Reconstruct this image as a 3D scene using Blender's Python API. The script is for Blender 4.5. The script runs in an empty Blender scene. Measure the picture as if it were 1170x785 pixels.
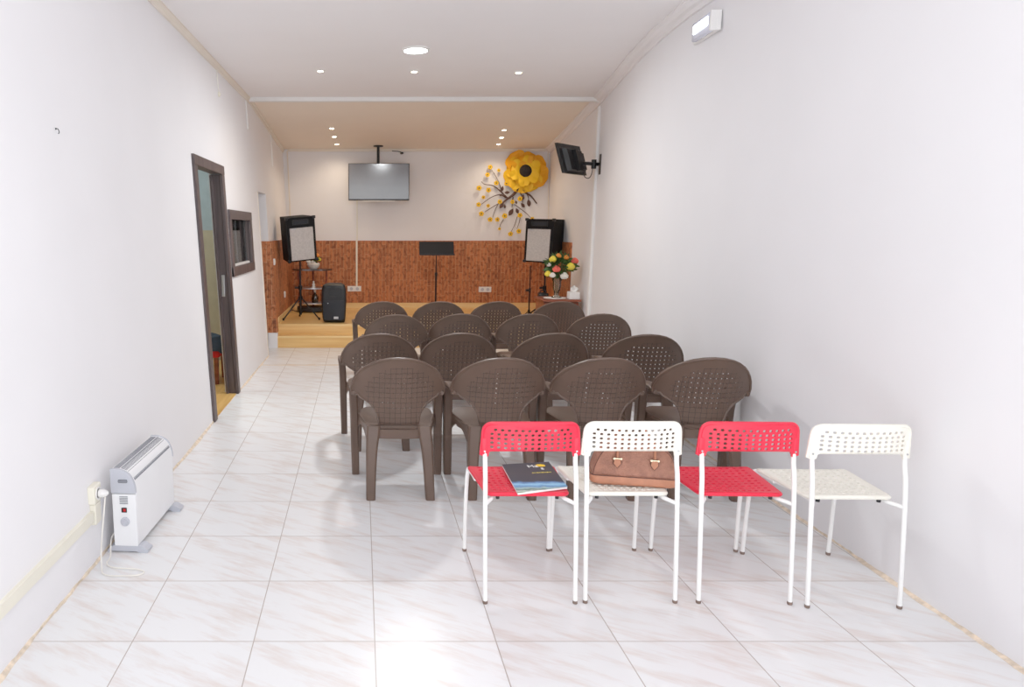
import bpy, bmesh, math, random
from mathutils import Vector, Matrix, Euler
from mathutils.geometry import delaunay_2d_cdt
random.seed(7)
scene = bpy.context.scene
COL = scene.collection
PI = math.pi
V = Vector

# ------------------------------------------------------------------ materials
def mat(name, col, rough=.5, metal=0., spec=.5, noise=.04, nscale=8., bump=0., bscale=60., emit=None, estr=0., trans=0., ior=1.45, coat=0.):
    m = bpy.data.materials.new(name); m.use_nodes = True
    nt = m.node_tree; b = nt.nodes['Principled BSDF']
    b.inputs['Roughness'].default_value = rough
    b.inputs['Metallic'].default_value = metal
    b.inputs['Specular IOR Level'].default_value = spec
    b.inputs['IOR'].default_value = ior
    b.inputs['Transmission Weight'].default_value = trans
    b.inputs['Coat Weight'].default_value = coat
    tc = nt.nodes.new('ShaderNodeTexCoord')
    n = nt.nodes.new('ShaderNodeTexNoise'); n.inputs['Scale'].default_value = nscale; n.inputs['Detail'].default_value = 3
    nt.links.new(tc.outputs['Object'], n.inputs['Vector'])
    r = nt.nodes.new('ShaderNodeValToRGB')
    c0 = [max(0, c*(1-noise*2)) for c in col]; c1 = [min(1, c*(1+noise*2)) for c in col]
    r.color_ramp.elements[0].position = .3; r.color_ramp.elements[1].position = .7
    r.color_ramp.elements[0].color = (*c0, 1); r.color_ramp.elements[1].color = (*c1, 1)
    nt.links.new(n.outputs['Fac'], r.inputs['Fac']); nt.links.new(r.outputs['Color'], b.inputs['Base Color'])
    if bump:
        n2 = nt.nodes.new('ShaderNodeTexNoise'); n2.inputs['Scale'].default_value = bscale
        nt.links.new(tc.outputs['Object'], n2.inputs['Vector'])
        bp = nt.nodes.new('ShaderNodeBump'); bp.inputs['Strength'].default_value = bump; bp.inputs['Distance'].default_value = .01
        nt.links.new(n2.outputs['Fac'], bp.inputs['Height']); nt.links.new(bp.outputs['Normal'], b.inputs['Normal'])
    if emit:
        b.inputs['Emission Color'].default_value = (*emit, 1); b.inputs['Emission Strength'].default_value = estr
    return m

def srgb(r, g, b):
    f = lambda c: (c/255/12.92) if c/255 <= .04045 else ((c/255+.055)/1.055)**2.4
    return (f(r), f(g), f(b))

def floor_mat():
    m = bpy.data.materials.new('glossy_marble_tiles'); m.use_nodes = True
    nt = m.node_tree; N = nt.nodes; L = nt.links; b = N['Principled BSDF']
    geo = N.new('ShaderNodeNewGeometry'); sx = N.new('ShaderNodeSeparateXYZ'); L.new(geo.outputs['Position'], sx.inputs[0])
    def mth(op, a, bb=None, cc=None):
        n = N.new('ShaderNodeMath'); n.operation = op
        for i, v in enumerate((a, bb, cc)):
            if v is None: continue
            if isinstance(v, (int, float)): n.inputs[i].default_value = v
            else: L.new(v, n.inputs[i])
        return n.outputs[0]
    S = .46
    u = mth('DIVIDE', mth('SUBTRACT', sx.outputs['X'], .054), S); v = mth('DIVIDE', mth('SUBTRACT', sx.outputs['Y'], 2.424), S)
    fu = mth('FRACT', u); fv = mth('FRACT', v)
    du = mth('MINIMUM', fu, mth('SUBTRACT', 1., fu)); dv = mth('MINIMUM', fv, mth('SUBTRACT', 1., fv))
    gu = mth('LESS_THAN', du, .0048); gv = mth('LESS_THAN', dv, .0058)
    grout = mth('MAXIMUM', gu, mth('MULTIPLY', gv, .75))
    # veins: diagonal streaks, restarted in each tile
    idu = mth('FLOOR', u); idv = mth('FLOOR', v)
    comb = N.new('ShaderNodeCombineXYZ')
    a = math.radians(-30)
    ru = mth('ADD', mth('MULTIPLY', fu, math.cos(a)), mth('MULTIPLY', fv, -math.sin(a)))
    rv = mth('ADD', mth('MULTIPLY', fu, math.sin(a)), mth('MULTIPLY', fv, math.cos(a)))
    L.new(mth('MULTIPLY', fu, 1.1), comb.inputs[0]); L.new(mth('MULTIPLY', mth('ADD', fv, mth('MULTIPLY', fu, .55)), 4.6), comb.inputs[1])
    L.new(mth('ADD', mth('MULTIPLY', mth('MODULO', idu, 3.), .31), mth('MULTIPLY', mth('MODULO', idv, 2.), .17)), comb.inputs[2])
    nz = N.new('ShaderNodeTexNoise'); nz.inputs['Scale'].default_value = 1.6; nz.inputs['Detail'].default_value = 4; nz.inputs['Roughness'].default_value = .6
    L.new(comb.outputs[0], nz.inputs['Vector'])
    cr = N.new('ShaderNodeValToRGB'); e = cr.color_ramp.elements
    e[0].position = .47; e[0].color = (*srgb(230, 230, 231), 1); e[1].position = .78; e[1].color = (*srgb(213, 198, 190), 1)
    L.new(nz.outputs['Fac'], cr.inputs['Fac'])
    mx = N.new('ShaderNodeMix'); mx.data_type = 'RGBA'
    L.new(grout, mx.inputs['Factor']); L.new(cr.outputs['Color'], mx.inputs['A']); mx.inputs['B'].default_value = (*srgb(176, 166, 158), 1)
    # beige patched seam near the far end
    sn = N.new('ShaderNodeTexNoise'); sn.inputs['Scale'].default_value = 9; L.new(geo.outputs['Position'], sn.inputs['Vector'])
    ds = mth('ABSOLUTE', mth('SUBTRACT', sx.outputs['Y'], mth('ADD', 7.88, mth('MULTIPLY', sn.outputs['Fac'], .05))))
    seam = mth('MULTIPLY', mth('LESS_THAN', ds, mth('MULTIPLY', sn.outputs['Fac'], .045)), .75)
    mx2 = N.new('ShaderNodeMix'); mx2.data_type = 'RGBA'
    L.new(seam, mx2.inputs['Factor']); L.new(mx.outputs['Result'], mx2.inputs['A']); mx2.inputs['B'].default_value = (*srgb(226, 204, 170), 1)
    L.new(mx2.outputs['Result'], b.inputs['Base Color'])
    b.inputs['Roughness'].default_value = .27; b.inputs['Specular IOR Level'].default_value = .45
    bp = N.new('ShaderNodeBump'); bp.inputs['Strength'].default_value = .25; bp.inputs['Distance'].default_value = .002; bp.invert = True
    L.new(grout, bp.inputs['Height']); L.new(bp.outputs['Normal'], b.inputs['Normal'])
    return m

def brick_mat():
    m = bpy.data.materials.new('upright_brick_cladding'); m.use_nodes = True
    nt = m.node_tree; N = nt.nodes; L = nt.links; b = N['Principled BSDF']
    geo = N.new('ShaderNodeNewGeometry'); sx = N.new('ShaderNodeSeparateXYZ'); L.new(geo.outputs['Position'], sx.inputs[0])
    ad = N.new('ShaderNodeMath'); ad.operation = 'ADD'; L.new(sx.outputs['X'], ad.inputs[0]); L.new(sx.outputs['Y'], ad.inputs[1])
    cb = N.new('ShaderNodeCombineXYZ'); L.new(sx.outputs['Z'], cb.inputs[0]); L.new(ad.outputs[0], cb.inputs[1])
    br = N.new('ShaderNodeTexBrick'); L.new(cb.outputs[0], br.inputs['Vector'])
    br.offset = .37; br.offset_frequency = 3; br.squash = .75; br.squash_frequency = 2
    br.inputs['Scale'].default_value = 1; br.inputs['Brick Width'].default_value = .25; br.inputs['Row Height'].default_value = .056
    br.inputs['Mortar Size'].default_value = .0045; br.inputs['Mortar Smooth'].default_value = .3; br.inputs['Bias'].default_value = -.1
    br.inputs['Color1'].default_value = (*srgb(194, 112, 64), 1); br.inputs['Color2'].default_value = (*srgb(152, 84, 46), 1)
    br.inputs['Mortar'].default_value = (*srgb(198, 138, 94), 1)
    n = N.new('ShaderNodeTexNoise'); n.inputs['Scale'].default_value = 1.; n.inputs['Detail'].default_value = 5
    mp = N.new('ShaderNodeMapping'); mp.inputs['Scale'].default_value = (26, 26, 16); L.new(geo.outputs['Position'], mp.inputs[0]); L.new(mp.outputs[0], n.inputs['Vector'])
    r = N.new('ShaderNodeValToRGB'); e = r.color_ramp.elements
    e[0].position = .36; e[0].color = (.34, .24, .18, 1); e[1].position = .5; e[1].color = (1, 1, 1, 1)
    L.new(n.outputs['Fac'], r.inputs['Fac'])
    mx = N.new('ShaderNodeMix'); mx.data_type = 'RGBA'; mx.blend_type = 'MULTIPLY'; mx.inputs['Factor'].default_value = .8
    L.new(br.outputs['Color'], mx.inputs['A']); L.new(r.outputs['Color'], mx.inputs['B']); L.new(mx.outputs['Result'], b.inputs['Base Color'])
    b.inputs['Roughness'].default_value = .7
    bp = N.new('ShaderNodeBump'); bp.inputs['Strength'].default_value = .5; bp.inputs['Distance'].default_value = .01; bp.invert = True
    L.new(br.outputs['Fac'], bp.inputs['Height']); L.new(bp.outputs['Normal'], b.inputs['Normal'])
    return m

def wood_mat(name, c1, c2, axis='X', rough=.4, sc=1.):
    m = bpy.data.materials.new(name); m.use_nodes = True
    nt = m.node_tree; N = nt.nodes; L = nt.links; b = N['Principled BSDF']
    geo = N.new('ShaderNodeNewGeometry'); mp = N.new('ShaderNodeMapping'); L.new(geo.outputs['Position'], mp.inputs[0])
    s = {'X': (1.2, 22, 22), 'Y': (22, 1.2, 22), 'Z': (22, 22, 1.2)}[axis]; mp.inputs['Scale'].default_value = [k*sc for k in s]
    n = N.new('ShaderNodeTexNoise'); n.inputs['Scale'].default_value = 1; n.inputs['Detail'].default_value = 5; L.new(mp.outputs[0], n.inputs['Vector'])
    r = N.new('ShaderNodeValToRGB'); r.color_ramp.elements[0].position = .35; r.color_ramp.elements[1].position = .65
    r.color_ramp.elements[0].color = (*c1, 1); r.color_ramp.elements[1].color = (*c2, 1)
    L.new(n.outputs['Fac'], r.inputs['Fac']); L.new(r.outputs['Color'], b.inputs['Base Color'])
    b.inputs['Roughness'].default_value = rough
    return m

def weave_mat():
    """moulded basket weave plastic: thin recessed dashes between alternating pads"""
    m = mat('brown_plastic_weave', srgb(90, 69, 57), rough=.42, noise=.05, nscale=6)
    nt = m.node_tree; N = nt.nodes; L = nt.links; b = N['Principled BSDF']
    tc = N.new('ShaderNodeTexCoord'); sx = N.new('ShaderNodeSeparateXYZ'); L.new(tc.outputs['Object'], sx.inputs[0])
    def mth(op, a, bb=None):
        n = N.new('ShaderNodeMath'); n.operation = op
        for i, v in enumerate((a, bb)):
            if v is None: continue
            if isinstance(v, (int, float)): n.inputs[i].default_value = v
            else: L.new(v, n.inputs[i])
        return n.outputs[0]
    P = .031
    u = mth('DIVIDE', mth('ADD', sx.outputs['X'], P*40), P); v = mth('DIVIDE', mth('SUBTRACT', sx.outputs['Z'], .435), P)
    par = mth('MODULO', mth('ADD', mth('FLOOR', u), mth('FLOOR', mth('ADD', v, 40))), 2.)
    fu = mth('FRACT', u); fv = mth('FRACT', mth('ADD', v, 40))
    du = mth('LESS_THAN', mth('MINIMUM', fu, mth('SUBTRACT', 1., fu)), .065)
    dv = mth('LESS_THAN', mth('MINIMUM', fv, mth('SUBTRACT', 1., fv)), .065)
    ln = mth('ADD', mth('MULTIPLY', du, par), mth('MULTIPLY', dv, mth('SUBTRACT', 1., par)))
    inside = mth('MULTIPLY', mth('LESS_THAN', mth('ABSOLUTE', sx.outputs['X']), .20), mth('LESS_THAN', sx.outputs['Z'], .785))
    # keep the border ring plain: circle about the fan centre
    rr = mth('SQRT', mth('ADD', mth('POWER', sx.outputs['X'], 2.), mth('POWER', mth('SUBTRACT', sx.outputs['Z'], .56), 2.)))
    inside = mth('MULTIPLY', inside, mth('LESS_THAN', rr, .225))
    ln = mth('MULTIPLY', ln, inside)
    old = b.inputs['Base Color'].links[0].from_socket
    mx = N.new('ShaderNodeMix'); mx.data_type = 'RGBA'; L.new(mth('MULTIPLY', ln, .95), mx.inputs['Factor']); L.new(old, mx.inputs['A']); mx.inputs['B'].default_value = (*srgb(34, 24, 19), 1)
    L.new(mx.outputs['Result'], b.inputs['Base Color'])
    bp = N.new('ShaderNodeBump'); bp.inputs['Strength'].default_value = .5; bp.inputs['Distance'].default_value = .003; bp.invert = True
    L.new(ln, bp.inputs['Height']); L.new(bp.outputs['Normal'], b.inputs['Normal'])
    return m

M = {}
M['floor'] = floor_mat()
M['wall'] = mat('white_painted_plaster', srgb(235, 233, 235), rough=.75, noise=.008, nscale=1.5, bump=.04, bscale=25)
M['ceil'] = mat('white_ceiling_paint', srgb(240, 236, 236), rough=.85, noise=.008, nscale=1.2)
M['ceil_far'] = mat('cream_ceiling_paint', srgb(244, 232, 216), rough=.85, noise=.01, nscale=1.2)
M['cream'] = mat('cream_trim_paint', srgb(232, 222, 208), rough=.6, noise=.006)
M['shadow_gap'] = mat('painted_shadow_gap', srgb(160, 145, 125), rough=.9)  # shade of the cornice gap put into the colour; not assigned
M['whitep'] = mat('white_plastic', srgb(236, 234, 232), rough=.4, noise=.01)
M['ivoryp'] = mat('ivory_plastic', srgb(234, 229, 212), rough=.45, noise=.01)
M['mortar'] = mat('beige_mortar_dirt', srgb(224, 206, 184), rough=.95, noise=.12, nscale=30)
M['brick'] = brick_mat()
M['stage'] = wood_mat('honey_wood_laminate', srgb(224, 172, 98), srgb(240, 196, 124), 'X', .35)
M['stage_edge'] = wood_mat('pale_wood_nosing', srgb(236, 194, 124), srgb(246, 212, 150), 'X', .35)
M['woodfl'] = wood_mat('golden_wood_floor', srgb(200, 150, 78), srgb(222, 176, 104), 'Y', .35)
M['darkwood'] = wood_mat('dark_stained_frame', srgb(66, 54, 56), srgb(88, 74, 72), 'Z', .45)
M['cabwood'] = wood_mat('reddish_cabinet_wood', srgb(112, 52, 34), srgb(150, 76, 50), 'X', .35)
M['tealw'] = mat('bluish_interior_paint', srgb(160, 176, 182), rough=.8)
M['tanw'] = mat('tan_interior_paint', srgb(176, 166, 140), rough=.8)
M['brown'] = mat('brown_moulded_plastic', srgb(90, 69, 57), rough=.42, noise=.05, nscale=6)
M['weave'] = weave_mat()
M['red'] = mat('glossy_red_plastic', srgb(226, 26, 56), rough=.42, noise=.02)
M['chairwhite'] = mat('off_white_plastic', srgb(240, 236, 224), rough=.45, noise=.01)
M['tube'] = mat('white_powder_coated_steel', srgb(243, 242, 240), rough=.35, noise=.005)
M['rubber'] = mat('brown_grey_rubber', srgb(120, 100, 90), rough=.8)
M['black'] = mat('black_plastic', srgb(16, 16, 19), rough=.45, noise=.05)
M['blackm'] = mat('black_painted_metal', srgb(20, 20, 22), rough=.4, metal=.3)
M['carpet'] = mat('black_speaker_carpet', srgb(12, 12, 15), rough=.95, noise=.15, nscale=80, bump=.3, bscale=200)
M['grille'] = mat('silver_grey_grille_cloth', srgb(196, 190, 186), rough=.8, noise=.05, nscale=40, bump=.3, bscale=220)
M['navy'] = mat('dark_navy_plastic', srgb(15, 20, 30), rough=.5)
M['screen'] = mat('glossy_screen', srgb(96, 96, 102), rough=.13, spec=.9, noise=.03, nscale=2, coat=.6)
M['gsilver'] = mat('silver_metal', srgb(190, 190, 192), rough=.3, metal=.8)
M['chrome'] = mat('gold_buckle_metal', srgb(226, 206, 170), rough=.25, metal=.9)
M['heatw'] = mat('white_enamel', srgb(238, 238, 240), rough=.35, noise=.005)
M['heatg'] = mat('grey_heater_plastic', srgb(186, 188, 198), rough=.5, noise=.01)
M['slot'] = mat('dark_slot', srgb(120, 122, 130), rough=.8)
M['leather'] = mat('brown_grained_leather', srgb(154, 102, 82), rough=.5, noise=.1, nscale=30, bump=.5, bscale=160)
M['leather2'] = mat('tan_leather_base', srgb(176, 112, 82), rough=.5, noise=.06, nscale=30)
M['stitch'] = mat('dark_leather_piping', srgb(74, 42, 36), rough=.6)
M['yellow'] = mat('yellow_foam_petal', srgb(252, 196, 28), rough=.6, noise=.05, nscale=6)
M['yellow2'] = mat('orange_yellow_foam_petal', srgb(250, 172, 18), rough=.6, noise=.05, nscale=6)
M['seed'] = mat('black_flower_centre', srgb(34, 28, 28), rough=.8, noise=.2, nscale=60, bump=.8, bscale=90)
M['twig'] = mat('dark_brown_branch', srgb(78, 50, 42), rough=.7)
M['leafg'] = mat('green_leaves', srgb(58, 92, 42), rough=.6, noise=.25, nscale=40)
M['coral'] = mat('coral_petals', srgb(240, 100, 84), rough=.6, noise=.08, nscale=40)
M['lemon'] = mat('lemon_petals', srgb(240, 218, 70), rough=.6, noise=.08, nscale=40)
M['whitef'] = mat('white_petals', srgb(240, 236, 228), rough=.6, noise=.04, nscale=40)
M['orange'] = mat('orange_petals', srgb(236, 140, 52), rough=.6, noise=.08, nscale=40)
M['paper'] = mat('white_paper', srgb(240, 238, 236), rough=.8, noise=.01)
M['shade'] = mat('dark_tinted_glass_shelf', srgb(60, 52, 50), rough=.2, spec=.8)
M['bottle'] = mat('dark_bottle_glass', srgb(38, 26, 20), rough=.12, spec=.8)
M['jacket'] = mat('dark_blue_cloth', srgb(42, 54, 68), rough=.9, noise=.1)
M['redcloth'] = mat('red_cloth', srgb(190, 28, 30), rough=.85, noise=.08)
M['cable'] = mat('white_cable', srgb(232, 228, 220), rough=.5)
M['ledw'] = mat('lit_led_panel', (1, 1, 1), emit=(.93, 1., 1.), estr=9)
M['ledc'] = mat('lit_emergency_diffuser', (.9, .92, 1), emit=(.86, .92, 1.), estr=5)
M['ledwarm'] = mat('lit_warm_bulb', (1, .9, .7), emit=(1, .82, .55), estr=22)
M['lens'] = mat('clear_lamp_housing', srgb(214, 216, 232), rough=.25, noise=.01)
def glass(name, col, rough=.02):
    m = bpy.data.materials.new(name); m.use_nodes = True; nt = m.node_tree; N = nt.nodes; L = nt.links
    out = N['Material Output']; N.remove(N['Principled BSDF'])
    t = N.new('ShaderNodeBsdfTransparent'); t.inputs[0].default_value = (*col, 1)
    g = N.new('ShaderNodeBsdfGlossy'); g.inputs['Roughness'].default_value = rough
    fr = N.new('ShaderNodeFresnel'); fr.inputs[0].default_value = 1.5
    ns = N.new('ShaderNodeTexNoise'); ns.inputs['Scale'].default_value = 2
    mx = N.new('ShaderNodeMixShader'); L.new(fr.outputs[0], mx.inputs[0]); L.new(t.outputs[0], mx.inputs[1]); L.new(g.outputs[0], mx.inputs[2])
    bp = N.new('ShaderNodeBump'); bp.inputs['Strength'].default_value = .01; L.new(ns.outputs['Fac'], bp.inputs['Height']); L.new(bp.outputs['Normal'], g.inputs['Normal'])
    L.new(mx.outputs[0], out.inputs['Surface']); return m
M['glass'] = glass('window_pane_glass', (.62, .7, .7))
M['vglass'] = glass('clear_vase_glass', (.96, .98, .98), .05)

def cover_mat():
    """brochure cover: night sky fading to a blue sea and green coast, local Y from 0 (bottom) to 1 (top)"""
    m = bpy.data.materials.new('brochure_cover_print'); m.use_nodes = True; nt = m.node_tree; N = nt.nodes; L = nt.links; b = N['Principled BSDF']
    tc = N.new('ShaderNodeTexCoord'); sx = N.new('ShaderNodeSeparateXYZ'); L.new(tc.outputs['Object'], sx.inputs[0])
    n = N.new('ShaderNodeTexNoise'); n.inputs['Scale'].default_value = 22; n.inputs['Detail'].default_value = 4; L.new(tc.outputs['Object'], n.inputs['Vector'])
    a = N.new('ShaderNodeMath'); a.operation = 'MULTIPLY_ADD'; L.new(n.outputs['Fac'], a.inputs[0]); a.inputs[1].default_value = .05; L.new(sx.outputs['Y'], a.inputs[2])
    d = N.new('ShaderNodeMath'); d.operation = 'DIVIDE'; L.new(a.outputs[0], d.inputs[0]); d.inputs[1].default_value = .36
    r = N.new('ShaderNodeValToRGB'); cr = r.color_ramp
    st = [(0, (90, 130, 150)), (.07, (110, 140, 90)), (.12, (220, 226, 220)), (.17, (70, 96, 80)), (.22, (160, 190, 190)), (.27, (70, 130, 190)), (.33, (150, 205, 238)), (.39, (80, 130, 190)), (.45, (44, 44, 62)), (.7, (58, 50, 62)), (1., (46, 42, 58))]
    cr.elements[0].position = 0; cr.elements[0].color = (*srgb(*st[0][1]), 1); cr.elements[1].position = 1; cr.elements[1].color = (*srgb(*st[-1][1]), 1)
    for p, c in st[1:-1]: e = cr.elements.new(p); e.color = (*srgb(*c), 1)
    L.new(d.outputs[0], r.inputs['Fac']); L.new(r.outputs['Color'], b.inputs['Base Color']); b.inputs['Roughness'].default_value = .35
    return m
M['cover'] = cover_mat()

# ------------------------------------------------------------------ mesh helpers
def obj(name, bm, m, parent=None, smooth=False, loc=None, rot=None):
    bmesh.ops.remove_doubles(bm, verts=bm.verts, dist=1e-6)
    bmesh.ops.recalc_face_normals(bm, faces=bm.faces)
    me = bpy.data.meshes.new(name); bm.to_mesh(me); bm.free()
    me.materials.append(m if not isinstance(m, str) else M[m])
    if smooth:
        for p in me.polygons: p.use_smooth = True
        try: me.set_sharp_from_angle(angle=math.radians(38))
        except Exception: pass
    o = bpy.data.objects.new(name, me); COL.objects.link(o)
    if parent: o.parent = parent
    if loc is not None: o.location = loc
    if rot is not None: o.rotation_euler = rot
    return o
def tag(o, label=None, cat=None, group=None, kind=None):
    if label: o['label'] = label
    if cat: o['category'] = cat
    if group: o['group'] = group
    if kind: o['kind'] = kind
    return o
def thing(name, label, cat, loc=(0, 0, 0), rz=0, group=None):
    o = bpy.data.objects.new(name, None); COL.objects.link(o); o.location = loc; o.rotation_euler = (0, 0, rz)
    o.empty_display_size = .1
    return tag(o, label, cat, group)
def struct(name, bm, m, parent=None, smooth=False, label=None):
    o = obj(name, bm, m, parent, smooth)
    if not parent: o['kind'] = 'structure'
    if label: o['label'] = label
    return o
def dup(root, loc, rz, label, group=None):
    r = root.copy(); COL.objects.link(r); r.location = loc; r.rotation_euler = (0, 0, rz); r['label'] = label
    if group: r['group'] = group
    for ch in list(root.children):
        c = ch.copy(); COL.objects.link(c); c.parent = r
        for g in list(ch.children):
            d = g.copy(); COL.objects.link(d); d.parent = c
    return r
def B(): return bmesh.new()
def box(bm, c, s, rot=None, bevel=0., seg=2):
    mt = Matrix.Translation(c)
    if rot is not None: mt = mt @ Euler(rot).to_matrix().to_4x4()
    r = bmesh.ops.create_cube(bm, size=1, matrix=mt @ Matrix.Diagonal((*s, 1)))
    if bevel:
        ed = list({e for v in r['verts'] for e in v.link_edges})
        bmesh.ops.bevel(bm, geom=ed, offset=bevel, segments=seg, affect='EDGES', profile=.5)
    return bm
def loft(bm, rings, cap=True, closed=False):
    vs = [[bm.verts.new(p) for p in r] for r in rings]; n = len(vs[0]); k = len(vs)
    for i in range(k if closed else k-1):
        a, b_ = vs[i], vs[(i+1) % k]
        for j in range(n): bm.faces.new((a[j], a[(j+1) % n], b_[(j+1) % n], b_[j]))
    if cap and not closed:
        bm.faces.new(vs[0][::-1]); bm.faces.new(vs[-1])
    return bm
def tube(bm, pts, r, seg=10, closed=False, flat=1.):
    pts = [V(p) for p in pts]; n = len(pts); rr = r if isinstance(r, (list, tuple)) else [r]*n
    tn = []
    for i in range(n):
        a = pts[i-1] if (i > 0 or closed) else pts[i]; b_ = pts[(i+1) % n] if (i < n-1 or closed) else pts[i]
        tn.append((b_-a).normalized())
    up = V((0, 0, 1)) if abs(tn[0].z) < .9 else V((1, 0, 0))
    nx = tn[0].cross(up).normalized(); rings = []
    for i in range(n):
        nx = (nx - tn[i]*nx.dot(tn[i])).normalized(); ny = tn[i].cross(nx)
        rings.append([pts[i] + (nx*math.cos(2*PI*j/seg) + ny*flat*math.sin(2*PI*j/seg))*rr[i] for j in range(seg)])
    return loft(bm, rings, True, closed)
def lathe(bm, prof, c=(0, 0, 0), seg=20, rot=None):
    R = Euler(rot).to_matrix() if rot is not None else Matrix.Identity(3)
    rings = [[V(c) + R @ V((max(r, 1e-4)*math.cos(2*PI*j/seg), max(r, 1e-4)*math.sin(2*PI*j/seg), z)) for j in range(seg)] for r, z in prof]
    return loft(bm, rings)
def cyl(bm, c, r, h, seg=16, rot=None): return lathe(bm, [(r, -h/2), (r, h/2)], c, seg, rot)
def rrect(hw, hd, ch):
    return [(hw-ch, -hd), (hw, -hd+ch), (hw, hd-ch), (hw-ch, hd), (-hw+ch, hd), (-hw, hd-ch), (-hw, -hd+ch), (-hw+ch, -hd)]
def post(bm, secs):
    """secs: (center, half width, half depth) horizontal sections stacked"""
    return loft(bm, [[V(c)+V((x, y, 0)) for x, y in rrect(w, d, min(w, d)*.35)] for c, w, d in secs])
def smoothpath(pts, k=6):
    pts = [V(p) for p in pts]; out = []
    for i in range(len(pts)-1):
        p0 = pts[max(i-1, 0)]; p1 = pts[i]; p2 = pts[i+1]; p3 = pts[min(i+2, len(pts)-1)]
        for j in range(k):
            t = j/k
            out.append(.5*((2*p1)+(-p0+p2)*t+(2*p0-5*p1+4*p2-p3)*t*t+(-p0+3*p1-3*p2+p3)*t**3))
    out.append(pts[-1]); return out
def inpoly(x, y, poly):
    c = False; j = len(poly)-1
    for i in range(len(poly)):
        xi, yi = poly[i]; xj, yj = poly[j]
        if (yi > y) != (yj > y) and x < (xj-xi)*(y-yi)/(yj-yi)+xi: c = not c
        j = i
    return c
def plate(bm, outline, holes, fn, t, step):
    """perforated sheet: outline and holes are 2-D loops, fn(u,v,w) places a point, t is the thickness"""
    pts = []; edges = []
    def loop(l):
        s = len(pts); pts.extend(V(p) for p in l); edges.extend((s+i, s+(i+1) % len(l)) for i in range(len(l)))
    loop(outline)
    for h_ in holes: loop(h_)
    x0 = min(p[0] for p in outline); x1 = max(p[0] for p in outline); y0 = min(p[1] for p in outline); y1 = max(p[1] for p in outline)
    base = [p.copy() for p in pts]
    if step:
        nx = int((x1-x0)/step); ny = int((y1-y0)/step)
        for i in range(1, nx):
            for j in range(1, ny):
                x = x0+(x1-x0)*i/nx; y = y0+(y1-y0)*j/ny
                if inpoly(x, y, outline) and all((p.x-x)**2+(p.y-y)**2 > (step*.38)**2 for p in base): pts.append(V((x, y)))
    vo, eo, fo, *_ = delaunay_2d_cdt(pts, edges, [], 0, 1e-6)
    bb = [(min(p[0] for p in h_), max(p[0] for p in h_), min(p[1] for p in h_), max(p[1] for p in h_), h_) for h_ in holes]
    keep = []
    for f_ in fo:
        cx = sum(vo[i].x for i in f_)/len(f_); cy = sum(vo[i].y for i in f_)/len(f_)
        if not inpoly(cx, cy, outline): continue
        if any(a <= cx <= b_ and c <= cy <= d and inpoly(cx, cy, h_) for a, b_, c, d, h_ in bb): continue
        keep.append(f_)
    fr = [bm.verts.new(fn(p.x, p.y, t/2)) for p in vo]; bk = [bm.verts.new(fn(p.x, p.y, -t/2)) for p in vo]
    ec = {}
    for f_ in keep:
        bm.faces.new([fr[i] for i in f_]); bm.faces.new([bk[i] for i in reversed(f_)])
        for a in range(len(f_)):
            e = (f_[a], f_[(a+1) % len(f_)]); ec.setdefault(frozenset(e), []).append(e)
    for es in ec.values():
        if len(es) == 1:
            a, b_ = es[0]; bm.faces.new((fr[b_], fr[a], bk[a], bk[b_]))
    for v in [v for v in bm.verts if not v.link_faces]: bm.verts.remove(v)
    return bm
def roundpoly(pts, r, k=4):
    """round each corner of a 2-D polygon"""
    out = []; n = len(pts); rs = r if isinstance(r, (list, tuple)) else [r]*n
    for i in range(n):
        p = V(pts[i]); a = V(pts[i-1]); b_ = V(pts[(i+1) % n]); q = rs[i]
        if q <= 0: out.append(tuple(p)); continue
        d1 = (a-p).normalized()*min(q, (a-p).length*.49); d2 = (b_-p).normalized()*min(q, (b_-p).length*.49)
        for j in range(k+1):
            t = j/k; out.append(tuple((p+d1)*(1-t)**2+p*2*t*(1-t)+(p+d2)*t*t))
    return out
def text(name, s, size, m, parent, loc, rot, depth=.0004):
    cu = bpy.data.curves.new(name, 'FONT'); cu.body = s; cu.size = size; cu.extrude = depth; cu.align_x = 'CENTER'; cu.align_y = 'CENTER'
    t = bpy.data.objects.new(name, cu); COL.objects.link(t)
    me = bpy.data.meshes.new_from_object(t.evaluated_get(bpy.context.evaluated_depsgraph_get()))
    COL.objects.unlink(t); bpy.data.objects.remove(t)
    me.materials.clear(); me.materials.append(M[m]); o = bpy.data.objects.new(name, me); COL.objects.link(o)
    o.parent = parent; o.location = loc; o.rotation_euler = rot; return o

# ------------------------------------------------------------------ room shell
H = 3.03
def WL(Y, z): return -1.297+.018*Y-.045*z                    # left wall leans out a little
YB = [-1.6, 2., 3.5, 4.9, 5.5, 6.2, 7.2, 8.4, 9.8, 11.22]
XB = [2.33, 2.345, 2.375, 2.41, 2.465, 2.535, 2.635, 2.75, 2.89, 3.03]
XT = [2.14, 2.17, 2.19, 2.215, 2.265, 2.365, 2.545, 2.76, 2.87, 2.955]
def lerp(xs, ys, x):
    for i in range(len(xs)-1):
        if x <= xs[i+1]: t = (x-xs[i])/(xs[i+1]-xs[i]); return ys[i]+(ys[i+1]-ys[i])*t
    return ys[-1]
def WR(Y, z): t = min(z/3.03, 1.05); return lerp(YB, XB, Y)*(1-t)+lerp(YB, XT, Y)*t
def ceilz(Y): return H if Y < 8.4 else H+(2.79-H)*(Y-8.4)/(11.22-8.4)

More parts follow.
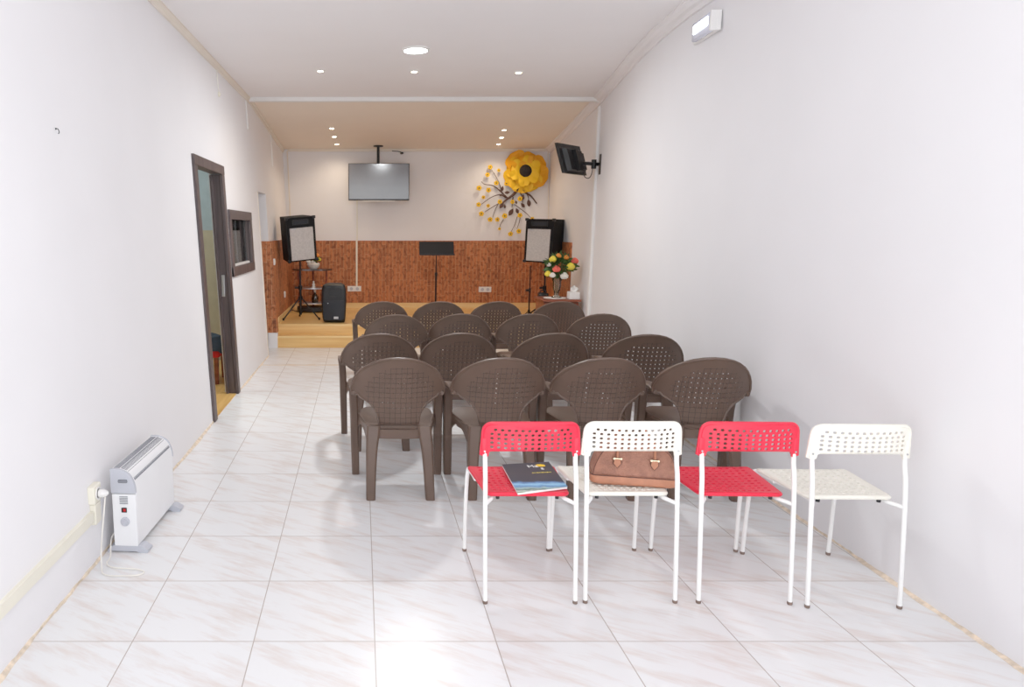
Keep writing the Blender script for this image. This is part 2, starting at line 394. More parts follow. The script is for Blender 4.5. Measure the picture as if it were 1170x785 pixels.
bm = B()
vs = [bm.verts.new(p) for p in ((-3.7, -1.6, 0), (2.9, -1.6, 0), (3.4, 11.3, 0), (-3.7, 11.3, 0))]; bm.faces.new(vs)
g = bmesh.ops.extrude_face_region(bm, geom=bm.faces[:]); bmesh.ops.translate(bm, vec=(0, 0, -.1), verts=[v for v in g['geom'] if isinstance(v, bmesh.types.BMVert)])
struct('floor', bm, 'floor', label='glossy white marble-look tile floor')

DOOR = (5.52, 6.52, 2.10); WIN = (6.70, 7.82, 1.13, 1.72); DR2 = (8.50, 9.14, 2.0)
bm = B()
outl = [(-1.6, 0), (DOOR[0], 0), (DOOR[0], DOOR[2]), (DOOR[1], DOOR[2]), (DOOR[1], 0), (DR2[0], 0), (DR2[0], DR2[2]), (DR2[1], DR2[2]), (DR2[1], 0), (11.22, 0), (11.22, 2.795), (8.4, 3.06), (-1.6, 3.06)]
hole = [(WIN[0], WIN[2]), (WIN[1], WIN[2]), (WIN[1], WIN[3]), (WIN[0], WIN[3])]
plate(bm, outl, [hole], lambda u, v, w: V((WL(u, v)+w-.06, u, v)), .12, 0)
struct('wall_left', bm, 'wall', label='white painted left wall')

bm = B()
rows = []
for t_ in (0, .12):
    rows.append([[V((WR(y, z)+t_, y, z)) for z in (0, 1, 2, ceilz(y)+.04)] for y in YB])
for r in rows:
    vv = [[bm.verts.new(p) for p in c] for c in r]
    for i in range(len(vv)-1):
        for j in range(3): bm.faces.new((vv[i][j], vv[i+1][j], vv[i+1][j+1], vv[i][j+1]))
struct('wall_right', bm, 'wall', smooth=True, label='white painted right wall')

bm = B(); box(bm, (.95, 11.28, 1.45), (4.5, .12, 2.9)); struct('wall_back', bm, 'wall', label='cream white back wall above the stage')

bm = B()
for y0, y1 in ((-1.6, 8.4),):
    box(bm, (.5, 3.4, H+.05), (4.9, 10.0, .1))
struct('ceiling', bm, 'ceil')
bm = B()
vs = [bm.verts.new(p) for p in ((-1.9, 8.4, H), (3.1, 8.4, H), (3.3, 11.3, ceilz(11.3)), (-1.9, 11.3, ceilz(11.3)))]
v2 = [bm.verts.new(v.co+V((0, 0, .1))) for v in vs]; bm.faces.new(vs); bm.faces.new(v2[::-1])
for i in range(4): bm.faces.new((vs[i], vs[(i+1) % 4], v2[(i+1) % 4], v2[i]))
struct('ceiling_far', bm, 'ceil_far')['label'] = 'sloping cream ceiling over the stage end'
bpy.data.objects['ceiling_far'].name = 'ceiling.001'

# cornices
def strip(bm, fn, ys, prof):
    """prof: (dx, dz) loop, fn(y) gives the corner"""
    return loft(bm, [[fn(y)+V((dx, 0, dz)) for dx, dz in prof] for y in ys])
bm = B(); strip(bm, lambda y: V((WL(y, ceilz(y)), y, ceilz(y))), [-1.6, 4, 8.4, 11.2], [(-.02, .0), (.035, .0), (.035, -.018), (.022, -.03), (.018, -.055), (-.02, -.055)])
struct('trim_1', bm, 'cream', label='thin cream cornice along the top of the left wall')
bm = B(); strip(bm, lambda y: V((WR(y, ceilz(y)), y, ceilz(y))), YB[1:], [(.02, 0), (-.085, 0), (-.085, -.012), (-.06, -.018), (-.045, -.035), (-.022, -.045), (-.015, -.07), (.02, -.07)])
struct('trim_2', bm, 'ceil', label='white moulded cornice along the top of the right wall')
bm = B(); box(bm, (.93, 11.195, 2.775), (4.14, .035, .045), bevel=.008); struct('trim_3', bm, 'cream', label='cream cornice above the back wall')
bm = B(); tube(bm, [(-1.145, 11.19, 2.76), (-1.12, 11.19, 2.0), (-1.105, 11.19, 1.38)], .010, 8); struct('trim_4', bm, 'cream', label='thin cream bead in the far left corner')
bm = B(); tube(bm, [(2.925, 11.19, 2.76), (2.96, 11.19, 2.0), (2.99, 11.19, 1.38)], .008, 8); struct('trim_5', bm, 'cream', label='thin cream bead in the far right corner')

# crumbly mortar line at the foot of both walls
def dirt(fn, y0, y1, sgn):
    bm = B(); n = int((y1-y0)/.03); rn = random.Random(int(y0*10)+sgn)
    rings = []; w = .012
    for i in range(n+1):
        y = y0+(y1-y0)*i/n; w = min(max(w+rn.uniform(-.005, .005), .004), .022); hgt = .003+rn.random()*.006
        x = fn(y, 0)
        rings.append([V((x-sgn*.01, y, -.002)), V((x-sgn*.01, y, hgt+.006)), V((x+sgn*.004, y, hgt+.004)), V((x+sgn*w, y, .0012)), V((x+sgn*w, y, -.002))])
    return loft(bm, rings)
struct('baseboard_left', dirt(WL, -1.5, 5.5, 1), 'mortar', label='crumbling beige mortar line at the foot of the left wall')
struct('baseboard_left', dirt(WL, 6.54, 8.48, 1), 'mortar', label='crumbling beige mortar line beyond the dark doorway')
struct('baseboard_right', dirt(WR, -1.5, 8.3, -1), 'mortar', label='crumbling beige mortar line at the foot of the right wall')

# stage: two steps of honey laminate
S1, S2, SZ1, SZ2 = 9.10, 9.26, .155, .295
bm = B(); box(bm, (.95, (S1+11.22)/2, SZ1/2), (4.16, 11.22-S1, SZ1-.001))
stg = struct('trim_6', bm, 'stage', label='lower honey wood step of the stage')
bm = B(); box(bm, (.95, S1+.008, SZ1-.012), (4.16, .02, .026), bevel=.004); struct('step_nosing', bm, 'stage_edge', stg)
bm = B(); box(bm, (.95, (S2+11.22)/2, (SZ1+SZ2)/2), (4.14, 11.22-S2, SZ2-SZ1))
plat = struct('trim_7', bm, 'stage', label='honey wood stage platform')
bm = B(); box(bm, (.95, S2+.006, SZ2-.012), (4.14, .02, .026), bevel=.004); struct('platform_nosing', bm, 'stage_edge', plat)
bm = B(); box(bm, (.95, 11.205, SZ2+.045), (4.1, .02, .09), bevel=.003); struct('baseboard_back', bm, 'stage_edge', label='honey wood skirting at the foot of the brick back wall')
bm = B(); strip(bm, lambda y: V((WL(y, .3), y, SZ2)), [9.28, 11.2], [(0, 0), (.045, 0), (.045, .085), (0, .09)]); struct('baseboard_stage', bm, 'stage_edge', label='wood skirting along the left side of the stage')
bpy.data.objects['baseboard_stage'].name = 'baseboard_left.002'

# brick wainscot
bm = B(); box(bm, (.95, 11.205, (SZ2+.09+1.376)/2), (4.14, .03, 1.376-SZ2-.09)); struct('trim_8', bm, 'brick', label='upright orange-brown brick cladding on the back wall')
bm = B()
loft(bm, [[V((WL(y, z)+o, y, z)) for z, o in ((.2, -.11), (.2, .035), (1.4, .035), (1.4, -.11))] for y in (DR2[1]-.02, 11.2)])
struct('trim_9', bm, 'brick', label='upright brick cladding on the left wall beside the stage')
bm = B()
loft(bm, [[V((WR(y, z)+o, y, z)) for z, o in ((.3, .05), (.3, -.02), (1.376, -.02), (1.376, .05))] for y in (9.45, 11.2)])
struct('trim_10', bm, 'brick', label='upright brick cladding on the right wall beside the stage')
bm = B(); box(bm, (WL(9.1, .1)-.02, DR2[1]-.03, .1), (.12, .09, .2), bevel=.004); struct('trim_11', bm, 'wall', label='white plinth block at the foot of the brick corner')

# adjoining room seen through the dark doorway and the window
bm = B(); box(bm, (-3.5, 6.6, 2.27), (.1, 3.4, 1.46)); box(bm, (-2.46, 8.25, 2.27), (2.1, .06, 1.46)); box(bm, (-2.46, 4.95, 2.27), (2.1, .1, 1.46))
struct('wall_side_room', bm, 'tealw', label='bluish upper walls of the room behind the dark doorway')
bm = B(); box(bm, (-3.5, 6.6, .77), (.1, 3.4, 1.54)); box(bm, (-2.44, 8.25, .77), (2.1, .06, 1.54)); box(bm, (-2.44, 4.95, .77), (2.1, .1, 1.54))
struct('wall_side_room', bm, 'tanw', label='tan lower walls of the room behind the dark doorway')
bm = B(); box(bm, (-2.46, 6.6, 3.02), (2.15, 3.5, .06)); struct('ceiling', bm, 'ceil')
bm = B(); loft(bm, [[V((-3.45, y, .004)), V((WL(y, 0)-.001, y, .004)), V((WL(y, 0)-.001, y, -.01)), V((-3.45, y, -.01))] for y in (5.0, 5.5)])
loft(bm, [[V((-3.45, y, .004)), V((WL(y, 0)-.001, y, .004)), V((WL(y, 0)-.001, y, -.01)), V((-3.45, y, -.01))] for y in (5.5, 6.55)])
loft(bm, [[V((-3.45, y, .004)), V((WL(y, 0)-.14, y, .004)), V((WL(y, 0)-.14, y, -.01)), V((-3.45, y, -.01))] for y in (6.55, 8.2)])
struct('floor', bm, 'woodfl', label='golden wood floor of the adjoining room')
bm = B(); box(bm, (-1.47, 8.212, 1.39), (.15, .012, .34)); tag(obj('pale_panel', bm, 'paper'), 'white panel on the far wall behind the interior window', 'notice')  # thin pale panel added to show through the pane
# closet behind the far narrow opening
bm = B(); box(bm, (-1.95, 8.82, 1.05), (.06, 1.0, 2.1)); box(bm, (-1.66, 9.32, 1.05), (.62, .06, 2.1)); box(bm, (-1.66, 8.32, 1.05), (.62, .06, 2.1)); box(bm, (-1.66, 8.82, 2.12), (.62, 1.06, .06))
struct('wall_recess', bm, 'wall', label='white recess behind the narrow far opening')

def wallframe(name, y0, y1, z0, z1, fw, label, bottom=True, jamb=.15, head=None):
    """dark architrave + jamb lining on the leaning left wall; each side its own part"""
    t = bpy.data.objects.new(name, None); COL.objects.link(t); t['kind'] = 'structure'; t['label'] = label
    def mem(nm, a0, a1, b0, b1, o0, o1):
        bm = B(); loft(bm, [[V((WL(a0, b)+o0, a0, b)), V((WL(a0, b)+o1, a0, b)), V((WL(a1, b)+o1, a1, b)), V((WL(a1, b)+o0, a1, b))] for b in (b0, b1)])
        bmesh.ops.bevel(bm, geom=bm.edges[:], offset=.003, segments=1, affect='EDGES')
        return obj(nm, bm, 'darkwood', t)
    hd = head or fw
    mem('side_casing', y0-.0, y0+fw, z0, z1-hd, -.01, .02); mem('side_casing', y1-fw, y1, z0, z1-hd, -.01, .02)
    mem('head_casing', y0, y1, z1-hd, z1, -.01, .022)
    if bottom: mem('sill_casing', y0, y1, z0-.0, z0+fw, -.01, .022)
    mem('jamb_lining', y0+fw*.35, y0+fw*.9, z0, z1-hd, -jamb, -.012); mem('jamb_lining', y1-fw*.9, y1-fw*.35, z0, z1-hd, -jamb, -.012)
    mem('jamb_lining', y0+fw*.35, y1-fw*.35, z1-hd*.9, z1-hd*.4, -jamb, -.012)
    return t, mem
d1, mem = wallframe('door_1', 5.47, 6.56, 0, 2.12, .095, 'dark wooden door frame standing open in the left wall', bottom=False, jamb=.10, head=.08)
# rebates on the far jamb
mem('door_stop', 6.45, 6.475, 0, 2.03, -.098, -.075); 
bm = B(); box(bm, (WL(6.46, 1.03)-.05, 6.466, 1.03), (.03, .008, .2), bevel=.004); box(bm, (WL(6.46, 1.03)-.05, 6.463, 1.05), (.012, .01, .05)); obj('strike_plate', bm, 'gsilver', d1)
w1, mem = wallframe('window_1', 6.66, 7.86, 1.10, 1.735, .09, 'small dark framed interior window in the left wall', jamb=.07)
bm = B(); loft(bm, [[V((WL(y, z)+o, y, z)) for z, o in ((1.19, -.05), (1.66, -.05), (1.66, -.044), (1.19, -.044))] for y in (6.72, 7.8)]); obj('pane', bm, 'glass', w1)
bm = B(); loft(bm, [[V((WL(y, z)+o, y, z)) for z, o in ((1.185, -.10), (1.215, -.10), (1.205, -.02), (1.185, -.02))] for y in (6.745, 7.775)]); obj('window_sill', bm, 'whitep', w1)
bm = B(); bm2 = B()
for y in (6.745, 7.26, 7.76): box(bm, (WL(y, 1.42)-.057, y, 1.42), (.02, .03, .44), rot=(0, -.045, 0))
obj('sash', bm, 'heatg', w1); bm2.free()
# far opening: thin white lining
d2 = bpy.data.objects.new('door_2', None); COL.objects.link(d2); d2['kind'] = 'structure'; d2['label'] = 'narrow white edged opening at the far end of the left wall'
bm = B(); loft(bm, [[V((WL(8.5, z)-.005, 8.47, z)), V((WL(8.5, z)+.006, 8.47, z)), V((WL(8.5, z)+.006, 8.5, z)), V((WL(8.5, z)-.005, 8.5, z))] for z in (0, 2.0)]); obj('corner_bead', bm, 'cream', d2)
bm = B(); loft(bm, [[V((WL(8.5, z)-.118, 8.5, z)), V((WL(8.5, z)-.002, 8.5, z)), V((WL(8.5, z)-.002, 8.512, z)), V((WL(8.5, z)-.118, 8.512, z))] for z in (0, 2.0)]); obj('jamb_lining', bm, 'darkwood', d2)

# things in the adjoining room
st = thing('upholstered_stool', 'red cushioned stool seen through the dark doorway', 'stool', (-1.62, 7.05, 0.004))
bm = B(); box(bm, (0, 0, .34), (.42, .42, .14), bevel=.03); obj('seat', bm, 'redcloth', st, True)
for sx_ in (-1, 1):
    for sy_ in (-1, 1):
        bm = B(); post(bm, [((sx_*.17, sy_*.17, 0), .018, .018), ((sx_*.17, sy_*.17, .28), .024, .024)]); obj('leg', bm, 'cabwood', st)
bm = B(); n = 12; 
def fold(u, v, w): return V((u*.5, v*.46, .432+w+.02*math.sin(u*9+v*5)+.015*math.sin(v*14)))
plate(bm, roundpoly([(-.5, -.5), (.5, -.5), (.5, .5), (-.5, .5)], .1), [], lambda u, v, w: fold(u, v, w)-V((0, 0, max(0, abs(u)-.42)*1.2+max(0, abs(v)-.42)*1.2)), .03, .08)
jk = obj('folded_jacket', bm, 'jacket', None, True, loc=(-1.62, 7.05, .022)); tag(jk, 'dark blue jacket folded on the red stool in the side room', 'jacket')

# ------------------------------------------------------------------ perforated metal-leg chairs
def adde(plastic, label):
    t = thing('cafe_chair', label, 'chair')
    # backrest: gently curved perforated band with turned-down lugs
    W = .202
    ol = roundpoly([(-W, .628), (-W+.028, .628), (-W+.032, .652), (W-.032, .652), (W-.028, .628), (W, .628), (W-.010, .772), (-W+.010, .772)], [.004, .004, .008, .008, .004, .004, .042, .042], 5)
    hs = []
    def rh(cx, cy, w, h_): return roundpoly([(cx-w, cy-h_), (cx+w, cy-h_), (cx+w, cy+h_), (cx-w, cy+h_)], min(w, h_)*.8, 2)
    for j in range(5):
        n = 13 if j < 4 else 12
        for i in range(n):
            hs.append(rh((i-(n-1)/2)*.0268, .671+j*.0185, .0068, .0055))
    def fb(u, v, w): return V((u, .018+.04*(abs(u)/.2)**2.2+(.765-v)*.02+w, v-.006))
    bm = B(); plate(bm, ol, hs, fb, .007, .03)
    # rolled edge
    rim = [fb(u, v, -.001) for u, v in roundpoly([(-W, .632), (-W+.010, .772), (W-.010, .772), (W, .632)], [0, .042, .042, 0], 6)]
    tube(bm, rim, .0075, 6)
    for s in (-1, 1): box(bm, (s*.189, .060, .665), (.026, .026, .075), bevel=.008)
    bk = obj('backrest', bm, plastic, t, True)
    for s in (-1, 1):
        bm = B(); cyl(bm, (s*.189, .046, .645), .004, .004, 8, (PI/2, 0, 0)); obj('screw', bm, 'gsilver', bk)
    # seat
    ol = roundpoly([(-.168, .075), (.168, .075), (.198, .44), (-.198, .44)], [.03, .03, .045, .045], 5)
    hs = []
    for j in range(10):
        for i in range(11):
            k = 1+.16*j/9
            hs.append(rh((i-5)*.0265*k, .115+j*.031, .0082, .0062))
    def fs(u, v, w):
        d = .012*math.cos(u/.2*PI/2)*math.sin((v-.07)/.38*PI)
        return V((u, v, .452-d-.012*max(0, (v-.40)/.04)**2*1.+.012*max(0, (.10-v)/.03)*.3+w))
    bm = B(); plate(bm, ol, hs, fs, .006, .035)
    pr = [fs(u, v, -.006) for u, v in ol]; tube(bm, pr, .0085, 6, closed=True)
    se = obj('seat', bm, plastic, t, True)
    for s in (-1, 1):
        bm = B(); cyl(bm, (s*.125, .088, .431), .008, .012, 10); obj('mounting_bolt', bm, 'black', se)
    # legs
    for s in (-1, 1):
        bm = B(); tube(bm, smoothpath([(s*.188, -.004, .012), (s*.188, .018, .3), (s*.187, .036, .52), (s*.186, .052, .60), (s*.187, .062, .70)], 4), .0095, 10)
        l = obj('leg', bm, 'tube', t, True)
        bm = B(); lathe(bm, [(.009, 0), (.0105, .003), (.0105, .014)], (s*.188, -.004, 0), 10); obj('foot_cap', bm, 'rubber', l, True)
        bm = B(); tube(bm, smoothpath([(s*.204, .478, .012), (s*.201, .47, .25), (s*.196, .452, .41), (s*.19, .42, .432), (s*.183, .3, .432)], 5), .0095, 10)
        l = obj('leg', bm, 'tube', t, True)
        bm = B(); lathe(bm, [(.009, 0), (.0105, .003), (.0105, .014)], (s*.204, .478, 0), 10); obj('foot_cap', bm, 'rubber', l, True)
        bm = B(); tube(bm, smoothpath([(s*.187, .028, .425), (s*.168, .055, .428), (s*.15, .1, .43), (s*.165, .25, .432), (s*.183, .32, .432)], 4), .0085, 10); obj('side_rail', bm, 'tube', t, True)
    bm = B(); tube(bm, [(-.168, .20, .432), (.168, .20, .432)], .008, 8); obj('cross_rail', bm, 'tube', t, True)
    return t
rackk = .016
A = [(.709, 2.70, 0), (1.1285, 2.705, .0), (1.602, 2.698, -.03), (2.0345, 2.664, -.02)]
c1 = adde('red', 'red perforated chair with white legs, blue brochure lying on its seat'); c1.location = (A[0][0], A[0][1], 0); c1.rotation_euler.z = A[0][2]; c1['group'] = 'front row of perforated chairs'
for q in list(c1.children_recursive):
    for v_ in q.data.vertices: v_.co.x -= rackk*v_.co.z
c2 = adde('chairwhite', 'white perforated chair carrying the brown handbag'); c2.location = (A[1][0], A[1][1], 0); c2['group'] = 'front row of perforated chairs'
for q in list(c2.children_recursive):
    for v_ in q.data.vertices: v_.co.x -= rackk*v_.co.z
dup(c1, (A[2][0], A[2][1], 0), A[2][2], 'red perforated chair with white legs and an empty seat')
dup(c2, (A[3][0], A[3][1], 0), A[3][2], 'white perforated chair with an empty seat beside the right wall')

# ------------------------------------------------------------------ brown woven-back armchairs
def mono():
    t = thing('plastic_armchair', '', 'chair')
    half = [(0, .395), (.112, .395), (.122, .44), (.131, .485), (.148, .52), (.172, .548), (.205, .568), (.234, .584), (.247, .600), (.286, .594), (.289, .632), (.276, .678), (.254, .717), (.226, .751), (.193, .780), (.153, .805), (.109, .824), (.056, .836), (0, .840)]
    half = [(x*.945, y) for x, y in half]
    ol = half[:-1]+[half[-1]]+[(-x, y) for x, y in half[-2:0:-1]]
    def yb(v): return .062-.135*(v-.395)/.445+.03*math.sin((v-.395)/.445*PI)
    def fb(u, v, w): return V((u, yb(v)+1.45*u*u+w, v))
    hs = []
    P = .031
    for j in range(11):
        for i in range(-6, 7):
            cx, cy = i*P, .435+j*P
            r = math.hypot(cx, cy-.56)
            if r < .215 and cy < .79 and inpoly(cx*1.22, cy, ol) and (abs(cx) < .09 or cy > .53) and (cy > .5):
                s = .0034; hs.append([(cx-s, cy-s), (cx+s, cy-s), (cx+s, cy+s), (cx-s, cy+s)])
    bm = B(); plate(bm, ol, hs, fb, .006, .03)
    rim = [fb(u, v, -.002) for u, v in ol]
    tube(bm, rim, .0075, 6, closed=True)
    # outer flange that curls back along the arch
    fl = [(x, y) for x, y in ol if y > .60]
    tube(bm, [fb(u*.985, v-.006 if abs(u) < .2 else v, .012) for u, v in fl], .012, 6)
    bk = obj('backrest', bm, 'weave', t, True)
    # seat with rolled skirt
    ol = roundpoly([(-.185, .045), (.185, .045), (.228, .30), (.225, .475), (-.225, .475), (-.228, .30)], [.05, .05, .02, .06, .06, .02], 5)
    def fs(u, v, w):
        e = max(0, abs(u)-.15)
        return V((u, v, .425-.018*math.sin(max(0, min(1, (v-.05)/.42))*PI)-e*e*2+w))
    bm = B(); plate(bm, ol, [], fs, .006, .05)
    loft(bm, [[fs(u, v, .002) for u, v in ol], [fs(u, v, -.045)+V((-u*.04, 0, 0)) for u, v in ol]], cap=False)
    obj('seat', bm, 'brown', t, True)
    bm = B()  # rear apron, bowed
    pts = [(-.15, .045), (-.08, .03), (0, .026), (.08, .03), (.15, .045)]
    loft(bm, [[V((x, y-.006, .405)), V((x, y+.014, .405)), V((x, y+.012, .350)), V((x, y-.004, .350))] for x, y in pts]); obj('rear_apron', bm, 'brown', t, True)
    for s in (-1, 1):
        # rear leg, flared from the seat corner
        bm = B(); post(bm, [((s*.172, -.012, 0), .026, .028), ((s*.171, -.008, .03), .027, .03), ((s*.167, .004, .15), .029, .03), ((s*.161, .022, .28), .033, .032), ((s*.152, .042, .37), .038, .034), ((s*.146, .058, .425), .040, .036)])
        box(bm, (s*.172, -.030, .035), (.044, .012, .05), bevel=.004)
        obj('leg', bm, 'brown', t, True)
        # front leg sweeping up into the arm
        bm = B(); post(bm, [((s*.262, .425, 0), .023, .032), ((s*.262, .42, .15), .025, .036), ((s*.262, .41, .32), .026, .042), ((s*.262, .40, .44), .026, .048), ((s*.264, .385, .54), .026, .056), ((s*.268, .37, .605), .028, .06)])
        obj('leg', bm, 'brown', t, True)
        # side web arching between the legs under the seat
        bm = B(); prof = []
        n = 10; top = []; bot = []
        for i in range(n+1):
            q = i/n; x = .170+.07*q; y = .05+.35*q
            top.append(V((s*x, y, .415))); bot.append(V((s*(x+.008), y, .26+.115*math.sin(q*PI)**.6)))
        loft(bm, [[top[i]+V((s*.004, 0, 0)), top[i]-V((s*.004, 0, 0)), bot[i]-V((s*.004, 0, 0)), bot[i]+V((s*.004, 0, 0))] for i in range(n+1)]); obj('side_web', bm, 'brown', t, True)
        # armrest
        path = smoothpath([(s*.246, .115, .600), (s*.250, .17, .610), (s*.256, .26, .614), (s*.262, .36, .604), (s*.264, .43, .578)], 4)
        bm = B(); rings = []
        for i, p in enumerate(path):
            w_ = .022+.008*math.sin(i/(len(path)-1)*PI)
            rings.append([p+V((x, 0, z)) for x, z in rrect(w_, .013, .007)])
        loft(bm, rings); obj('armrest', bm, 'brown', t, True)
    return t
ch = mono()
def rack(t, k):
    for c in [t]+list(t.children_recursive):
        if c.type == 'MESH' and not c.get('racked'):
            for v in c.data.vertices: v.co.x -= k*v.co.z
rack(ch, .022)
rowsdef = [
 ('row nearest the red chairs', 'first row of brown armchairs', [(.231, 3.853, .0, 'leftmost'), (.818, 3.853, .0, 'second from the left'), (1.398, 3.853, -.03, 'third from the left'), (1.993, 3.853, -.12, 'rightmost')]),
 ('second nearest brown row', 'second row of brown armchairs', [(.150, 4.76, .03, 'leftmost'), (.716, 4.79, 0., 'second from the left'), (1.370, 4.79, 0., 'third from the left'), (1.993, 4.72, -.14, 'rightmost')]),
 ('third nearest brown row', 'third row of brown armchairs', [(.320, 5.84, .0, 'leftmost'), (.883, 5.90, 0., 'second from the left'), (1.470, 5.90, -.04, 'third from the left'), (2.083, 5.90, -.12, 'rightmost')]),
 ('brown row nearest the stage', 'far row of brown armchairs', [(.236, 6.93, .05, 'leftmost'), (.813, 6.93, 0., 'second from the left'), (1.390, 6.93, 0., 'third from the left'), (2.018, 6.93, -.08, 'rightmost')])]
first = True
for rn, grp, cs in rowsdef:
    for x, y, rz, pos in cs:
        lab = 'brown plastic armchair, '+pos+' in the '+rn
        if first: ch.location = (x, y, 0); ch.rotation_euler.z = rz; ch['label'] = lab; ch['group'] = grp; first = False
        else: dup(ch, (x, y, 0), rz, lab, grp)

# ------------------------------------------------------------------ brochure on the first red chair
br = thing('brochure', 'dark blue glossy brochure with a coastal photo lying on the red chair', 'brochure', (.652, 2.745, .4575), 0)
def bshape(z0, z1, o=0.):
    bm = B(); loft(bm, [[V((x, y, z)) for x, y in ((-o, -o), (.225+o, .070-o), (.231+o, .392+o), (.006-o, .352+o))] for z in (z0, z1)]); return bm
obj('pages', bshape(0, .008), 'paper', br)
cv = obj('cover', bshape(.0085, .0095, .0015), 'cover', br)
text('title_lettering', 'Ma', .042, 'paper', cv, (.140, .325, .0102), (0, 0, .14))
text('title_lettering', 'g', .032, 'paper', cv, (.176, .300, .0102), (0, 0, .14))
bm = B()
for i in range(9):
    a = i*.7; lathe(bm, [(.001, 0), (.010, .0002), (.001, .0006)], (.180+.014*math.cos(a)*(i > 0), .337+.008*math.sin(a)*(i > 0), .0102), 8)
obj('tree_emblem', bm, 'yellow', cv)
bm = B()
for i in range(12): box(bm, (.120+i*.0075, .238+.0010*i, .0101), (.0052, .005 if i % 3 else .009, .0004))
obj('subtitle_lettering', bm, 'lemon', cv)

# ------------------------------------------------------------------ handbag
hb = thing('handbag', 'brown leather handbag with two handles on the white chair', 'handbag', (1.186, 2.905, .456), -.20); hb.scale = (1, 1, 1.0)
bm = B()
def bagring(y, k, top):  # outline in x-z for a given y
    pts = [(-.168, .0), (.168, .0), (.176, .03), (.168, .07), (.140, .125), (.095, .152), (0, .158), (-.095, .152), (-.140, .125), (-.168, .07), (-.176, .03)]
    pts = roundpoly(pts, .02, 3)
    return [V((x*k, y, .006+z*1.16*(top))) for x, z in pts]
loft(bm, [bagring(-.052, .9, .9), bagring(-.058, .97, .97), bagring(-.05, 1., 1.), bagring(.05, 1., 1.), bagring(.058, .97, .97), bagring(.052, .9, .9)])
body = obj('bag_body', bm, 'leather', hb, True)
bm = B(); loft(bm, [[V((x, y, z)) for x, y in roundpoly([(-w, -d), (w, -d), (w, d), (-w, d)], .03, 4)] for w, d, z in ((.166, .056, 0), (.180, .064, .008), (.182, .065, .034), (.178, .062, .040))]); obj('base_panel', bm, 'leather2', hb, True)
bm = B()
tube(bm, [V((x, y, .041)) for x, y in roundpoly([(-.180, -.064), (.180, -.064), (.180, .064), (-.180, .064)], .03, 5)], .0018, 6, closed=True)
for y in (-.056, .056):
    r = bagring(y, .975, .975); tube(bm, r[5:], .0018, 5)
obj('piping', bm, 'stitch', hb, True)
for sgn in (-1, 1):
    y = sgn*.058
    bm = B(); tube(bm, smoothpath([(-.075, y*1.04, .115), (-.075, y, .150), (-.066, y*.95, .20), (-.03, y*.9, .232), (.03, y*.9, .232), (.066, y*.95, .20), (.075, y, .150), (.075, y*1.04, .115)], 6), .0052, 8)
    hd = obj('handle', bm, 'leather2', hb, True)
    for s in (-1, 1):
        bm = B(); plate(bm, [(-.016, .098), (0, .078), (.016, .098), (.013, .125), (-.013, .125)], [], lambda u, v, w: V((u+s*.075, sgn*.0625+w, v)), .004, 0); obj('handle_tab', bm, 'leather2', hd)
        bm = B(); tube(bm, [V((u+s*.075, sgn*.065, v)) for u, v in [(-.016, .098), (0, .078), (.016, .098), (.013, .125), (-.013, .125)]], .0012, 5, closed=True); obj('tab_stitching', bm, 'stitch', hd)
        bm = B(); box(bm, (s*.075, sgn*.066, .121), (.030, .004, .006), bevel=.0015); cyl(bm, (s*.075-.014, sgn*.067, .121), .0045, .004, 8, (PI/2, 0, 0)); cyl(bm, (s*.075+.014, sgn*.067, .121), .0045, .004, 8, (PI/2, 0, 0)); obj('buckle', bm, 'chrome', hd)

# ------------------------------------------------------------------ convector heater
ht = thing('convector_heater', 'white convector heater with grey top on the floor by the left wall', 'heater', (-1.132, 3.16, 0), -.055)
prof = roundpoly([(-.058, .035), (.058, .035), (.058, .335), (.035, .395), (-.01, .418), (-.058, .418)], [.004, .004, .03, .03, .02, .004], 4)
pr2 = [(x, z) for x, z in prof]
LN = .56
bm = B(); loft(bm, [[V((x, y, z)) for x, z in prof] for y in (.012, LN-.012)]); hbody = obj('body', bm, 'heatw', ht, True)
def capprof(g): return [((x)*g, z if z < .3 else .3+(z-.3)*(1+.06*(g > 1))) for x, z in prof]
for y0, y1 in ((0, .014), (LN-.014, LN)):
    pf = [(max(-.06, min(.06, x*1.03)), max(z, .30)*1.008) for x, z in prof]
    bm = B(); loft(bm, [[V((x, y, z)) for x, z in pf] for y in (y0, y1)]); cp = obj('end_cap', bm, 'heatg', ht, True)
bm = B(); box(bm, (-.0, -.002, .362), (.045, .005, .016), bevel=.004); obj('hand_grip', bm, 'slot', ht)
bm = B(); box(bm, (0, .006, .165), (.115, .012, .262), bevel=.003); pnl = obj('control_panel', bm, 'heatw', ht)
bm = B()
for i in range(6): box(bm, (.0, -.001, .285-i*.007), (.04, .003, .0025))
obj('vent_slots', bm, 'slot', pnl)
bm = B(); box(bm, (.0, -.002, .218), (.026, .006, .024), bevel=.002); obj('rocker_switch', bm, 'black', pnl)
bm = B(); box(bm, (.003, -.0055, .219), (.012, .003, .013), bevel=.001); obj('switch_key', bm, 'redcloth', pnl)
bm = B(); lathe(bm, [(.022, 0), (.022, .006), (.015, .008), (.014, .016), (.001, .017)], (.002, .0, .160), 20, (PI/2, 0, 0)); box(bm, (.002, -.015, .160), (.007, .006, .026), bevel=.002); obj('thermostat_knob', bm, 'heatg', pnl, True)
